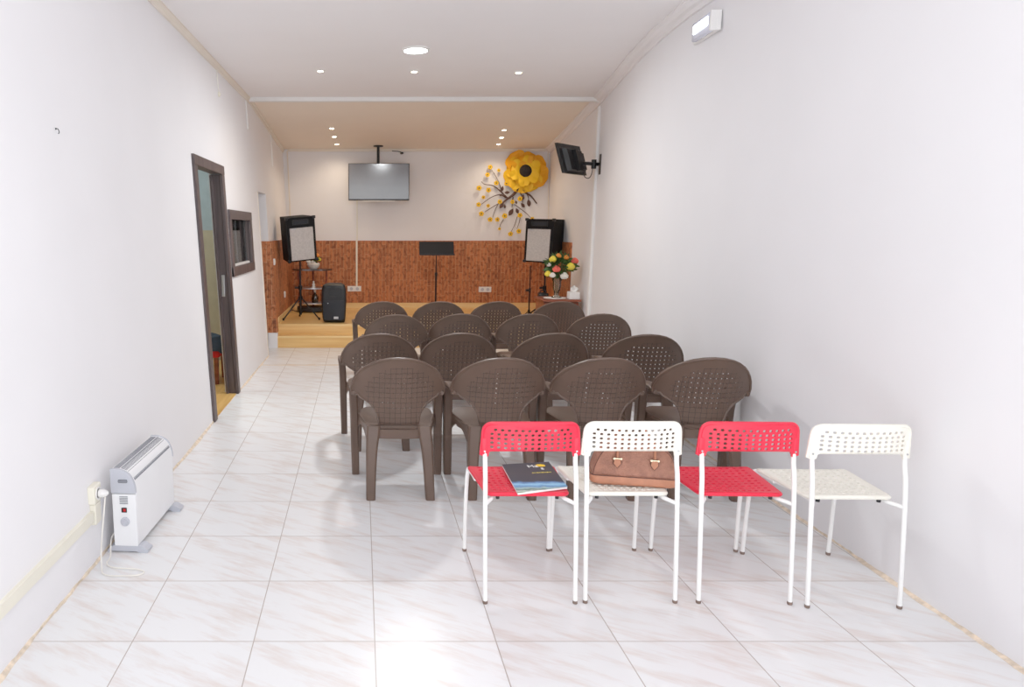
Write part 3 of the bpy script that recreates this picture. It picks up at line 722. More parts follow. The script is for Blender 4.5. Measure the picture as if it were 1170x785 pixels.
# top grille: three bands of slots following the curved top
bm = B()
def topz(x):
    pts = [(-.058, .418), (-.01, .418), (.035, .395), (.058, .345)]
    for i in range(3):
        if x <= pts[i+1][0]: t_ = (x-pts[i][0])/(pts[i+1][0]-pts[i][0]); return pts[i][1]+(pts[i+1][1]-pts[i][1])*t_
    return .33
for x0, x1 in ((-.052, -.022), (-.016, .012), (.018, .050)):
    n = 44
    for i in range(n):
        y = .03+(LN-.06)*i/(n-1)
        loft(bm, [[V((x0, y-.003, topz(x0)-.004)), V((x1, y-.003, topz(x1)-.004)), V((x1, y-.003, topz(x1)+.0012)), V((x0, y-.003, topz(x0)+.0012))], [V((x0, y+.003, topz(x0)-.004)), V((x1, y+.003, topz(x1)-.004)), V((x1, y+.003, topz(x1)+.0012)), V((x0, y+.003, topz(x0)+.0012))]])
obj('top_grille', bm, 'slot', ht)
for y in (.03, LN-.03):
    bm = B(); pf = roundpoly([(-.095, 0), (-.075, 0), (-.075, .008), (.05, .008), (.06, 0), (.105, 0), (.108, .014), (.075, .034), (-.065, .036), (-.092, .018)], .008, 3)
    loft(bm, [[V((x, y+d, z)) for x, z in pf] for d in (-.03, .03)]); obj('foot', bm, 'heatg', ht, True)

# wall trunking, outlet and the cable to the heater
bm = B(); strip(bm, lambda y: V((WL(y, .23), y, .205)), [-1.5, 3.05], [(-.01, 0), (.018, 0), (.018, .05), (-.01, .05)])
tk = obj('cable_trunking', bm, 'ivoryp'); tag(tk, 'ivory cable trunking running low along the left wall', 'trunking')
so = thing('wall_socket', 'white surface socket above the trunking by the heater', 'socket', (WL(3.09, .33), 3.09, .33))
bm = B(); box(bm, (.014, 0, 0), (.034, .085, .085), bevel=.006); obj('housing', bm, 'ivoryp', so)
bm = B(); lathe(bm, [(.03, 0), (.03, .004), (.024, .004), (.022, .0)], (.031, 0, 0), 18, (0, PI/2, 0)); obj('socket_face', bm, 'whitep', so, True)
bm = B(); box(bm, (.014, 0, -.095), (.030, .07, .10), bevel=.006); obj('junction_box', bm, 'ivoryp', so)
pl = obj('plug', lathe(B(), [(.018, 0), (.02, .02), (.012, .038), (.004, .045)], (0, 0, 0), 14, (0, PI/2, 0)), 'whitep', None, True, loc=(WL(3.09, .33)+.036, 3.09, .33)); tag(pl, 'round white plug in the socket near the heater', 'plug')
bm = B(); tube(bm, smoothpath([(-1.19, 3.085, .32), (-1.185, 3.05, .27), (-1.195, 3.02, .12), (-1.19, 2.99, .02), (-1.15, 2.93, .005), (-1.02, 2.925, .005), (-.985, 2.955, .005), (-1.03, 2.985, .005), (-1.14, 3.0, .005), (-1.185, 3.04, .006), (-1.19, 3.10, .01), (-1.215, 3.2, .06), (-1.185, 3.24, .09)], 6), .0035, 6)
tag(obj('power_cable', bm, 'cable', None, True), 'white heater cable looping on the floor tiles', 'cable')

# conduit across the ceiling and down the right wall
cd = thing('ceiling_conduit', 'white square conduit crossing the ceiling between the two ceiling halves', 'conduit', (0, 0, 0))
bm = B(); box(bm, (.68, 8.26, H-.022), (4.0, .07, .045), bevel=.004); obj('duct', bm, 'whitep', cd)
bm = B(); tube(bm, smoothpath([(2.66, 8.26, H-.022), (2.72, 8.26, H-.04), (2.755, 8.26, H-.08), (2.76, 8.26, H-.12)], 4), .024, 8); obj('elbow', bm, 'whitep', cd, True)
bm = B(); post(bm, [((WR(8.26, z)-.016, 8.26, z), .018, .03) for z in (0.0, .8, 1.6, 2.4, 2.93)])
tag(obj('wall_conduit', bm, 'whitep'), 'tall white conduit running down the right wall behind the monitor bracket', 'conduit')
# little cords and caps hanging from the left cornice
for y, z0, z1, m_, nm, lab in ((6.62, 2.99, 2.77, 'cable', 'hanging_cord', 'short white cord with a knob hanging from the left cornice nearest the camera'), ):
    t = thing(nm, lab, 'cord', (WL(y, z0)+.008, y, z0))
    bm = B(); tube(bm, [(0, 0, 0), (.002, .01, -.1), (.008, .02, -.2)], .006, 6); obj('cord', bm, m_, t)
    bm = B(); lathe(bm, [(.004, 0), (.014, .006), (.016, .03), (.006, .045)], (.01, .02, -.245), 10); obj('knob', bm, 'ivoryp', t, True)
for y, z0, z1, lab in ((8.1, 2.97, 2.66, 'short white conduit stub below the left cornice near the ceiling conduit'), (9.95, 2.84, 2.42, 'short cream conduit stub below the left cornice over the far opening')):
    bm = B(); loft(bm, [[V((WL(y, z)+x, y+d, z)) for x, d in ((-.005, -.018), (.014, -.018), (.014, .018), (-.005, .018))] for z in (z1, z0)]); tag(obj('conduit_stub', bm, 'whitep'), lab, 'conduit')
bm = B(); tube(bm, smoothpath([(0, 0, .012), (.012, 0, .012), (.02, 0, .0), (.02, .004, -.016), (.012, .004, -.022)], 4), .003, 6); cyl(bm, (.0, 0, .012), .006, .006, 8, (0, PI/2, 0))
tag(obj('wall_hook', bm, 'blackm', None, True, loc=(WL(3.14, 1.97)+.002, 3.14, 1.97)), 'tiny metal hook high on the bare left wall', 'hook')
bpy.data.objects['wall_hook'].scale = (.6, .6, .6)

# ------------------------------------------------------------------ ceiling lights
lt = thing('ceiling_panel_light', 'round flush white LED ceiling light, the largest one', 'ceiling light', (.46, 6.12, H))
bm = B(); lathe(bm, [(.118, 0), (.118, -.010), (.100, -.014), (.100, 0)], (0, 0, 0), 32); obj('trim_ring', bm, 'whitep', lt, True)
bm = B(); lathe(bm, [(.098, -.002), (.098, -.011)], (0, 0, 0), 32); obj('diffuser', bm, 'ledw', lt)
def spot(x, y, lab, grp, power=8, tilt=0):
    z = ceilz(y)
    t = thing('recessed_spotlight', lab, 'ceiling light', (x, y, z), 0, grp)
    if y > 8.4: t.rotation_euler.x = -math.atan2(H-2.79, 11.22-8.4)
    bm = B(); lathe(bm, [(.045, .004), (.045, -.006), (.030, -.008), (.028, .004)], (0, 0, 0), 20); obj('trim_ring', bm, 'whitep', t, True)
    bm = B(); lathe(bm, [(.024, 0), (.022, -.010), (.001, -.013)], (0, 0, 0), 16, (tilt, 0, 0)); obj('bulb', bm, 'ledwarm', t, True)
    l = bpy.data.lights.new('spot_glow', 'SPOT'); l.energy = power; l.color = (1, .80, .58); l.spot_size = math.radians(150); l.spot_blend = .8; l.shadow_soft_size = .05
    lo = bpy.data.objects.new('spot_glow', l); COL.objects.link(lo); lo.location = (x, y, z-.04)
for x, y, p in ((-.38, 6.9, 'left'), (.51, 6.93, 'middle'), (1.51, 6.97, 'right')):
    spot(x, y, 'small warm recessed spotlight, '+p+' of three in front of the ceiling conduit', 'spotlights in the near ceiling', 15)
for x, y, p in ((-.393, 9.8, 'nearest'), (-.376, 10.31, 'middle'), (-.356, 10.82, 'farthest')):
    spot(x, y, 'small warm spotlight, '+p+' of the three over the left side of the stage', 'left stage spotlights', 11)
for x, y, p in ((1.972, 9.9, 'nearest'), (2.031, 10.37, 'middle'), (2.08, 10.82, 'farthest')):
    spot(x, y, 'small warm spotlight, '+p+' of the three over the right side of the stage', 'right stage spotlights', 11)

# emergency light
ex = thing('emergency_light', 'white rectangular emergency light glowing high on the right wall', 'emergency light', (WR(4.70, 2.81)-.004, 4.70, 2.815), -.07)
bm = B(); box(bm, (-.012, 0, 0), (.03, .36, .12), rot=(0, 0, 0), bevel=.006); obj('back_box', bm, 'whitep', ex)
bm = B(); box(bm, (-.042, -.02, 0), (.035, .29, .115), bevel=.01); obj('cover', bm, 'lens', ex, True)
bm = B(); box(bm, (-.062, -.02, .008), (.008, .22, .055), bevel=.003, seg=2); obj('lit_tube', bm, 'ledc', ex, True)
bm = B(); box(bm, (-.042, -.168, 0), (.042, .02, .12), bevel=.005); obj('end_cap', bm, 'whitep', ex)

# ------------------------------------------------------------------ television on the ceiling pole
tv = thing('television', 'flat television hanging from a black ceiling pole above the stage', 'television', (.28, 10.93, 2.27))
bm = B(); box(bm, (0, 0, 0), (.935, .035, .555), bevel=.004); obj('casing', bm, 'black', tv)
bm = B(); box(bm, (0, -.0185, .006), (.912, .003, .525)); obj('screen', bm, 'screen', tv)
bm = B(); box(bm, (.0, -.014, -.284), (.50, .02, .012), bevel=.002); obj('lower_strip', bm, 'whitep', tv)
bm = B(); cyl(bm, (-.01, .03, .36), .022, .36, 12); obj('ceiling_pole', bm, 'blackm', tv, True)
bm = B(); lathe(bm, [(.075, 0), (.075, -.014), (.03, -.022)], (-.01, .03, ceilz(10.96)-2.27+.001), 20); obj('ceiling_plate', bm, 'blackm', tv, True)
bm = B(); box(bm, (0, .035, .03), (.12, .035, .34)); obj('bracket', bm, 'blackm', tv)
cm = thing('surveillance_camera', 'tiny black camera under the back cornice right of the television pole', 'camera', (.63, 11.14, 2.73))
bm = B(); tube(bm, [(-.14, .04, .03), (-.05, .02, .02), (0, 0, .01)], .007, 6); obj('arm', bm, 'black', cm)
bm = B(); cyl(bm, (.01, -.02, -.01), .018, .05, 10, (PI/2, 0, .4)); obj('lens_barrel', bm, 'black', cm, True)

# conduit + sockets on the back wall
bm = B(); box(bm, (-.062, 11.18, 1.02), (.026, .02, .74)); box(bm, (-.056, 11.208, 1.69), (.016, .012, .62)); tag(obj('tv_cable_conduit', bm, 'ivoryp'), 'thin ivory conduit running down the back wall under the television', 'conduit')
def sock(x0, x1, z, lab):
    t = thing('power_outlet_strip', lab, 'socket', ((x0+x1)/2, 11.178, z))
    bm = B(); box(bm, (0, 0, 0), (x1-x0, .03, .085), bevel=.005); obj('plate', bm, 'whitep', t)
    for k in (-1, 1):
        bm = B(); lathe(bm, [(.024, 0), (.026, .003), (.014, .004)], (k*(x1-x0)*.22, -.014, 0), 14, (PI/2, 0, 0)); obj('socket_face', bm, 'heatg', t, True)
sock(-.21, .01, .612, 'white double socket at the foot of the ivory conduit on the brick wall')
sock(1.90, 2.10, .60, 'white double socket on the brick wall right of the music stand')
for y, z, nm, lab in ((9.25, 1.127, 'light_switch', 'white light switch on the left brick cladding'), (10.1, .62, 'wall_outlet', 'small white outlet low on the left brick cladding')):
    t = thing(nm, lab, 'switch' if 'switch' in nm else 'socket', (WL(y, z)+.04, y, z))
    bm = B(); box(bm, (0, 0, 0), (.018, .085, .085), bevel=.004); obj('plate', bm, 'whitep', t)
    bm = B(); box(bm, (.010, 0, 0), (.008, .05, .05), bevel=.002); obj('rocker' if 'switch' in nm else 'socket_face', bm, 'ivoryp', t)

# ------------------------------------------------------------------ wall monitor on the right
mo = thing('wall_monitor', 'black flat monitor on a swivel bracket high on the right wall', 'monitor', (2.40, 8.10, 2.335))
ax = V((.37, .38, 0)).normalized(); nrm = V((-ax.y, ax.x, 0)); dn = V((.30, 0, -1)).normalized()  # width axis, outward, slanted height
def mp(a, n_, d): return ax*a+nrm*n_+dn*d
def slab(a0, a1, n0, n1, d0, d1, k=1.):
    bm = B(); mid = (a0+a1)/2; md = (d0+d1)/2
    loft(bm, [[mp(mid+(a-mid)*s_, n_, md+(d-md)*s_) for a, d in ((a0, d0), (a1, d0), (a1, d1), (a0, d1))] for n_, s_ in ((n0, 1), (n1, k))]); return bm
obj('casing', slab(-.27, .25, .0, .035, -.165, .175), 'black', mo)
obj('screen', slab(-.26, .24, .035, .038, -.155, .165), 'screen', mo)
obj('rear_housing', slab(-.20, .20, .0, -.045, -.12, .15, .85), 'black', mo)
bm = slab(-.02, .14, -.045, -.075, -.07, .12); obj('mounting_plate', bm, 'blackm', mo)
bm = slab(-.06, .00, -.045, -.09, -.10, .14); obj('mounting_bracket', bm, 'blackm', mo)
wx = WR(8.17, 2.28)-2.40
bm = B(); tube(bm, [mp(.06, -.07, .05), (.17, -.02, -.05), (.27, .02, -.055), (wx-.02, .02, -.055)], .02, 8); obj('swivel_arm', bm, 'blackm', mo, True)
bm = B(); cyl(bm, (.245, .01, -.055), .028, .10, 12); obj('pivot', bm, 'blackm', mo, True)
bm = B(); box(bm, (wx-.012, -.03, -.06), (.022, .06, .225), bevel=.004); obj('wall_plate', bm, 'blackm', mo)
bm = B(); tube(bm, smoothpath([(.13, .03, -.14), (.15, 0, -.20), (.19, -.01, -.21), (.22, 0, -.17), (.23, .0, -.1)], 5), .005, 6); obj('cable_loop', bm, 'black', mo, True)

# ------------------------------------------------------------------ giant flower on the back wall
fl = thing('wall_flower', 'giant yellow foam flower with a black centre on the back wall', 'wall decoration', (2.54, 11.21, 2.46))
def petal(L_, W_, ang, lift, yoff, m_, cup=.06):
    bm = B(); n = 12; k = 6; rows_ = []
    for i in range(n+1):
        q = i/n; w_ = W_*(math.sin(min(q*1.12+.06, 1)*PI*.62)**.8)*(1 if q < .75 else math.sqrt(max(0., 1-((q-.75)/.25)**2))*1.)+.002
        rows_.append([])
        for j in range(-k, k+1):
            s_ = j/k; x = s_*w_; z = q*L_; y = -(yoff+lift*math.sin(q*PI*.9)+cup*(s_*s_)*q)
            ca, sa = math.cos(ang), math.sin(ang)
            rows_[-1].append(V((x*ca+z*sa, y, -x*sa+z*ca)))
    for off in (0, .004):
        vv = [[bm.verts.new(p+V((0, off, 0))) for p in r] for r in rows_]
        for i in range(n):
            for j in range(2*k): bm.faces.new((vv[i][j], vv[i][j+1], vv[i+1][j+1], vv[i+1][j]))
    return obj('petal', bm, m_, fl, True)
R_ = math.radians
for a, L_, W_ in ((-38, .33, .17), (8, .27, .16), (38, .30, .16), (72, .37, .16), (108, .41, .17), (140, .36, .16), (183, .35, .17), (232, .33, .17), (286, .27, .16)):
    petal(L_, W_, R_(a), .04, .02, 'yellow2' if a in (-38, 8, 38, 72, 108) else 'yellow', .03)
for a, L_, W_ in ((-15, .22, .17), (48, .22, .16), (98, .26, .17), (150, .24, .17), (210, .22, .17), (275, .21, .16)):
    petal(L_, W_, R_(a), .06, .055, 'yellow2' if a == -15 else 'yellow', .03)
bm = B(); lathe(bm, [(.085, -.09), (.085, -.12), (.06, -.145), (.03, -.155), (.001, -.158)], (.02, 0, -.01), 20, None)
bm.free(); bm = B(); lathe(bm, [(.10, .07), (.10, .105), (.08, .125), (.04, .14), (.001, .143)], (.03, 0, -.01), 20, (PI/2, 0, 0)); obj('centre', bm, 'seed', fl, True)

# branch spray with small flowers, one decal of twigs and leaves per kind
S_ = 1/70.75; 
def bp_(x, y, d=.02):  # crop pixel of the photo study -> wall plane metres
    px = 530+x/6.545; py = 165+y/6.545
    return V(((px-412)*S_, 11.2-d, 1.376+(275.3-py)*S_*.985))
tw = thing('branch_spray', 'dark brown branch spray with leaves and many small yellow blossoms under the giant flower', 'wall decoration', (2.2, 11.2, 2.1)); O = V((2.2, 11.2, 2.1))
def twig(pts, r0, r1, parent=tw):
    P_ = smoothpath([bp_(*p)-O for p in pts], 5); n = len(P_); bm = B(); tube(bm, P_, [r0+(r1-r0)*i/(n-1) for i in range(n)], 6); return obj('branch', bm, 'twig', parent, True)
twig([(385, 300), (370, 345), (340, 385), (300, 415), (265, 445)], .035, .012)
twig([(300, 410), (240, 355), (190, 320), (130, 310), (105, 290)], .012, .005)
twig([(250, 345), (225, 280), (180, 210)], .008, .005)
twig([(290, 410), (245, 385), (180, 405), (110, 455)], .011, .005)
twig([(255, 440), (200, 470), (135, 512)], .008, .005)
twig([(235, 445), (210, 500), (195, 550)], .006, .004)
twig([(385, 330), (430, 370), (470, 395), (515, 450)], .022, .009)
twig([(430, 365), (450, 400), (455, 440)], .010, .005)
twig([(370, 335), (405, 400), (410, 450)], .012, .005)
twig([(350, 455), (400, 490), (440, 520), (480, 560)], .007, .004)
twig([(375, 545), (360, 600), (335, 655)], .006, .004)
twig([(398, 545), (390, 590), (375, 635)], .006, .004)
twig([(275, 565), (255, 600), (248, 625)], .006, .004)
twig([(340, 400), (335, 450), (335, 480)], .010, .005)
def leaf(x, y, ang, L_=.085, W_=.032):
    bm = B(); c = bp_(x, y, .025)-O; pts = []
    for i in range(9):
        q = i/8; pts.append((q*L_-L_/2, W_*math.sin(q*PI)**.9*(1-.3*q)+.001))
    ol = [(a, b_) for a, b_ in pts]+[(a, -b_) for a, b_ in pts[::-1]]
    ca, sa = math.cos(R_(ang)), math.sin(R_(ang))
    plate(bm, ol, [], lambda u, v, w: c+V((u*ca-v*sa, -.01*abs(v)/W_+w, u*sa+v*ca)), .005, 0); return obj('leaf', bm, 'twig', tw)
for x, y, a, s_ in ((258, 342, 80, 1), (295, 370, 5, 1), (318, 310, 20, .8), (258, 463, 55, 1.3), (280, 470, 100, .8), (327, 512, 60, 1.5), (372, 503, 115, 1.1), (412, 462, 130, 1.1), (455, 445, 100, 1.4), (410, 405, 85, 1.1), (362, 440, 110, .7), (240, 355, 140, .6), (250, 388, 20, .6)): leaf(x, y, a, .085*s_, .026*s_)
def blossom(x, y, r, k):
    c = bp_(x, y, .035)-O; bm = B(); n = 5; rn = random.Random(k)
    a0 = rn.random()*6; 
    for i in range(n):
        a = a0+i*2*PI/n; d = V((math.cos(a), 0, math.sin(a)))
        lathe(bm, [(.001, -.006), (r*.42, -.004), (r*.55, .002), (r*.40, .008), (.001, .004)], c+d*r*.5+V((0, -.004, 0)), 8, (PI/2+.25*d.z, 0, 0))
    f_ = obj('blossom', bm, 'yellow', tw, True)
    bm = B(); lathe(bm, [(r*.26, 0), (r*.24, .012), (.001, .018)], c+V((0, -.010, 0)), 8, (PI/2, 0, 0)); obj('blossom_centre', bm, 'twig', f_, True)
for k, (x, y, r) in enumerate(((165, 188, 1), (228, 210, .75), (147, 242, 1), (213, 302, 1), (286, 305, 1), (88, 338, 1.1), (158, 352, 1.05), (122, 404, .8), (88, 457, 1), (158, 466, .8), (242, 437, 1), (110, 524, 1.1), (175, 566, 1.05), (228, 566, 1), (281, 540, 1.15), (246, 634, .65), (334, 438, .9), (388, 415, 1.05), (392, 535, 1.05), (328, 672, 1.05), (388, 652, 1.05), (484, 560, .8))):
    blossom(x, y, .038*r, k)

# ------------------------------------------------------------------ stage equipment
def tripod(name, label, loc, h_, foot, hub=.30, r=.017, rot=0, legs=3, splay=1.):
    t = thing(name, label, 'stand', loc)
    bm = B(); tube(bm, [(0, 0, .06), (0, 0, h_*.55)], r, 10); tube(bm, [(0, 0, h_*.5), (0, 0, h_)], r*.75, 10); obj('pole', bm, 'blackm', t, True)
    bm = B(); cyl(bm, (0, 0, hub), r*1.8, .05, 10); cyl(bm, (0, 0, h_*.55), r*1.7, .06, 10); cyl(bm, (0, 0, .1), r*1.5, .04, 10); obj('collar', bm, 'blackm', t, True)
    bm = B(); cyl(bm, (-r*3, -r, h_*.55), .016, .05, 8, (0, PI/2, 0)); obj('knob', bm, 'black', t, True)
    for i in range(legs):
        a = rot+i*2*PI/legs; d = V((math.cos(a), math.sin(a), 0))
        bm = B(); tube(bm, [d*r+V((0, 0, hub)), d*foot+V((0, 0, .012))], r*.62, 8); tube(bm, [d*r+V((0, 0, .1)), d*foot*.55+V((0, 0, hub*.47))], r*.4, 6); l = obj('leg', bm, 'blackm', t, True)
        bm = B(); lathe(bm, [(r*.8, 0), (r*.9, .02), (r*.6, .035)], d*foot, 8); obj('rubber_foot', bm, 'black', l, True)
    return t
tripod('speaker_stand', 'black tripod speaker stand in front of the small tiered table', (-.85, 9.82, SZ2), .81, .29, rot=R_(218), hub=.30)
tripod('speaker_stand', 'black tripod speaker stand on the right of the stage', (2.64, 9.98, SZ2), .78, .24, rot=R_(150), hub=.2)
tripod('microphone_stand', 'slim folded microphone stand left of the right speaker stand', (2.36, 9.70, SZ2), .76, .13, rot=R_(20), hub=.12, r=.010)
def loudspeaker(label, loc, rot, yaw_sign):
    t = thing('loudspeaker', label, 'loudspeaker', loc); t.rotation_euler = rot
    w2, d2_, h2 = .21, (.19 if yaw_sign > 0 else .23), .30
    bm = B(); ol = [(-w2, -d2_), (w2, -d2_), (w2*.82, d2_), (-w2*.82, d2_)]
    loft(bm, [[V((x, y, z)) for x, y in roundpoly(ol, .012, 2)] for z in (-h2, h2)]); obj('cabinet', bm, 'carpet', t, True)
    bm = B(); box(bm, (.0, -d2_-.008, -.06), (.335, .018, .44), bevel=.006); obj('grille', bm, 'grille', t)
    bm = B(); plate(bm, roundpoly([(-.12, .20), (.12, .20), (.12, .27), (-.12, .27)], .01), [roundpoly([(-.10, .212), (.10, .212), (.10, .258), (-.10, .258)], .008)], lambda u, v, w: V((u, -d2_-.006+w, v)), .012, 0); hf = obj('horn_frame', bm, 'black', t)
    bm = B(); box(bm, (0, -d2_-.003, .235), (.20, .006, .046)); obj('horn', bm, 'navy', t)
    bm = B(); box(bm, (-.115*1, -d2_-.018, .148), (.07, .003, .014)); obj('badge', bm, 'gsilver', t)
    for sx_ in (-1, 1):
        for sz_ in (-1, 1):
            bm = B(); box(bm, (sx_*(w2-.012), -d2_+.012, sz_*(h2-.010)), (.045, .045, .04), bevel=.008); obj('corner_protector', bm, 'black', t)
    bm = B(); cyl(bm, (0, 0, -h2-.012), .03, .024, 12); obj('pole_cup', bm, 'blackm', t, True)
    return t
loudspeaker('large black loudspeaker with silver grille tilted on the left stand', (-.885, 9.82, 1.43), (R_(4), R_(-5), R_(24)), 1)
loudspeaker('large black loudspeaker with silver grille on the right stand', (2.625, 9.98, 1.395), (0, R_(1.5), R_(-38)), -1)

# moulded floor speaker
fs_ = thing('floor_loudspeaker', 'rounded black moulded loudspeaker standing on the stage floor', 'loudspeaker', (-.355, 9.52, SZ2), R_(-4))
bm = B(); rings = []
def spk(z, w, d, f=0): return [V((x, y-f, z)) for x, y in roundpoly([(-w, -d), (w, -d), (w*.72, d), (-w*.72, d)], [.05, .05, .04, .04], 4)]
loft(bm, [spk(.0, .14, .10), spk(.015, .155, .12), (spk(.07, .165, .14)), spk(.3, .178, .15), spk(.46, .172, .145), spk(.51, .155, .13), spk(.53, .12, .10)]); obj('cabinet', bm, 'black', fs_, True)
bm = B(); plate(bm, roundpoly([(-.135, .04), (.135, .04), (.150, .31), (-.150, .31)], .03, 4), [], lambda u, v, w: V((u, -.150-.014*math.cos(u/.16*PI/2)+w, v)), .008, .05); obj('grille', bm, 'navy', fs_, True)
bm = B(); plate(bm, roundpoly([(-.13, .33), (.13, .33), (.115, .48), (-.115, .48)], .03, 4), [roundpoly([(-.07, .365), (.07, .365), (.045, .46), (-.045, .46)], .02, 3)], lambda u, v, w: V((u, -.148+w, v)), .014, 0); obj('horn_surround', bm, 'black', fs_)
bm = B(); box(bm, (.035, -.172, .075), (.062, .005, .032), bevel=.002); obj('badge', bm, 'gsilver', fs_)
bm = B(); cyl(bm, (-.075, -.168, .27), .007, .006, 8, (PI/2, 0, 0)); obj('status_light', bm, 'gsilver', fs_)

# music stand
ms = thing('music_stand', 'black orchestral music stand at the middle of the stage', 'music stand', (1.12, 10.3, SZ2))
bm = B(); plate(bm, [(-.255, 0), (.255, 0), (.255, .20), (-.255, .20)], [], lambda u, v, w: V((u, .01+v*.35+w, .88+v)), .006, 0); dk = obj('desk', bm, 'blackm', ms)
bm = B(); box(bm, (0, -.03, .885), (.51, .07, .006)); box(bm, (0, -.065, .897), (.51, .004, .024)); obj('page_ledge', bm, 'blackm', dk)
bm = B(); tube(bm, [(0, .05, .02), (0, .05, .60)], .014, 10); tube(bm, [(0, .05, .5), (0, .05, .92)], .009, 10); cyl(bm, (0, .05, .6), .02, .05, 10); obj('pole', bm, 'blackm', ms, True)
for i in range(3):
    a = R_(90+i*120); bm = B(); tube(bm, smoothpath([(0, .05, .09), (math.cos(a)*.12, .05+math.sin(a)*.12, .07), (math.cos(a)*.26, .05+math.sin(a)*.26, .008)], 4), .010, 8); obj('leg', bm, 'blackm', ms, True)

# tiered side table
tt = thing('tiered_side_table', 'dark three-tier side table with wavy top behind the left speaker stand', 'side table', (-.74, 10.72, SZ2))
def oval(w, d, z, t_, m_, nm, wav=0.):
    bm = B(); ol = []
    for i in range(48):
        a = i*2*PI/48; k = 1+wav*math.cos(a*6); ol.append((math.copysign(abs(math.cos(a))**.7, math.cos(a))*w*k, math.copysign(abs(math.sin(a))**.7, math.sin(a))*d*k))
    loft(bm, [[V((x, y, zz)) for x, y in ol] for zz in (z, z+t_)]); return obj(nm, bm, m_, tt, True)
oval(.29, .19, .64, .022, 'shade', 'table_top', .05)
oval(.20, .16, .36, .016, 'gsilver', 'shelf'); oval(.22, .17, .13, .016, 'gsilver', 'shelf')
oval(.24, .19, .02, .06, 'black', 'base')
for x, y in ((.215, 0), (-.215, 0), (0, .15)):
    bm = B(); tube(bm, smoothpath([(x*.85, y, .05), (x, y, .2), (x*.9, y, .36), (x, y, .5), (x*1.0, y, .645)], 4), .016, 8); obj('post', bm, 'cabwood', tt, True)
fp = thing('flower_planter', 'small white bowl of yellow and orange flowers on the tiered table', 'planter', (-.72, 10.68, SZ2+.663))
def pot(t, prof, m_, nm='bowl', seg=20): bm = B(); lathe(bm, prof, (0, 0, 0), seg); return obj(nm, bm, m_, t, True)
pot(fp, [(.05, 0), (.085, .03), (.10, .07), (.085, .09), (.07, .085)], 'whitef')
def bloom(t, c, r, m_, nm='flower_head'):
    bm = B(); rn = random.Random(int((c[0]+c[2])*1e4))
    for ring, n, rr, zz in ((0, 6, .55, -.1), (1, 5, .34, .18), (2, 3, .14, .36)):
        for i in range(n):
            a = i*2*PI/n+ring*.5+rn.random()*.3; d = V((math.cos(a), math.sin(a), 0))
            mt = Matrix.Translation(V(c)+d*r*rr+V((0, 0, zz*r))) @ Matrix.Rotation(a, 4, 'Z') @ Matrix.Rotation(.5-ring*.3, 4, 'Y') @ Matrix.Diagonal((r*.35, r*.5, r*.55, 1))
            bmesh.ops.create_uvsphere(bm, u_segments=8, v_segments=6, radius=1, matrix=mt)
    mt = Matrix.Translation(V(c)) @ Matrix.Diagonal((r*.7, r*.7, r*.6, 1)); bmesh.ops.create_uvsphere(bm, u_segments=10, v_segments=8, radius=1, matrix=mt)
    return obj(nm, bm, m_, t, True)
def leaves(t, c, R, n, seed, size=.05):
    bm = B(); rn = random.Random(seed)
    for i in range(n):
        d = V((rn.gauss(0, 1), rn.gauss(0, 1), rn.gauss(0, .8))).normalized(); p = V(c)+V((d.x*R[0], d.y*R[1], d.z*R[2]))*rn.uniform(.45, 1.05)
        s_ = V((rn.gauss(0, 1), rn.gauss(0, 1), rn.gauss(0, 1))).normalized(); s_ = (s_-d*s_.dot(d)).normalized(); L_ = size*rn.uniform(.7, 1.3)
        a, b_, cc, dd = p-d*L_*.3, p+s_*L_*.28+d*L_*.2, p+d*L_*.9, p-s_*L_*.28+d*L_*.2
        v_ = [bm.verts.new(q) for q in (a, b_, cc, dd)]; bm.faces.new(v_)
        tube(bm, [V((0, 0, c[2]-R[2]*1.2)), p], .0018, 3) if i % 5 == 0 else None
    return obj('foliage', bm, 'leafg', t)
leaves(fp, (.0, 0, .14), (.10, .08, .07), 60, 3, .06)
bloom(fp, (.06, -.03, .20), .04, 'orange'); bloom(fp, (-.02, -.04, .17), .038, 'lemon'); bloom(fp, (.09, -.02, .14), .034, 'lemon'); bloom(fp, (-.07, -.05, .11), .04, 'whitef'); bloom(fp, (.0, -.07, .10), .036, 'whitef')
fg = thing('white_figurine', 'tiny white figurine on the middle shelf of the tiered table', 'figurine', (-.72, 10.65, SZ2+.376))
bm = B(); lathe(bm, [(.025, 0), (.03, .01), (.018, .03), (.024, .055), (.010, .075)], (0, 0, 0), 12); obj('body', bm, 'whitef', fg, True)
bm = B(); bmesh.ops.create_uvsphere(bm, u_segments=10, v_segments=8, radius=.016, matrix=Matrix.Translation((0, 0, .088))); obj('head', bm, 'whitef', fg, True)
bt = thing('dark_bottle', 'dark brown bottle on the lower shelf of the tiered table', 'bottle', (-.70, 10.65, SZ2+.146))
bm = B(); lathe(bm, [(.045, 0), (.052, .01), (.055, .08), (.035, .12), (.018, .145), (.016, .17)], (0, 0, 0), 16); obj('glass_body', bm, 'bottle', bt, True)
bm = B(); cyl(bm, (0, 0, .182), .017, .026, 12); obj('cap', bm, 'whitep', bt, True)

# small black cabinet speaker by the right stand
bb = thing('small_amplifier', 'small black amplifier box standing by the right speaker stand', 'amplifier', (2.56, 9.74, SZ2), R_(-5))
bm = B(); box(bm, (0, 0, .20), (.13, .16, .36), bevel=.012); box(bm, (0, 0, .01), (.10, .12, .02)); obj('cabinet', bm, 'black', bb, True)
bm = B(); box(bm, (0, -.082, .18), (.10, .006, .26), bevel=.002); obj('grille', bm, 'carpet', bb)
bm = B(); tube(bm, smoothpath([(-.04, 0, .378), (-.035, 0, .41), (.035, 0, .41), (.04, 0, .378)], 4), .008, 8); obj('handle', bm, 'black', bb, True)

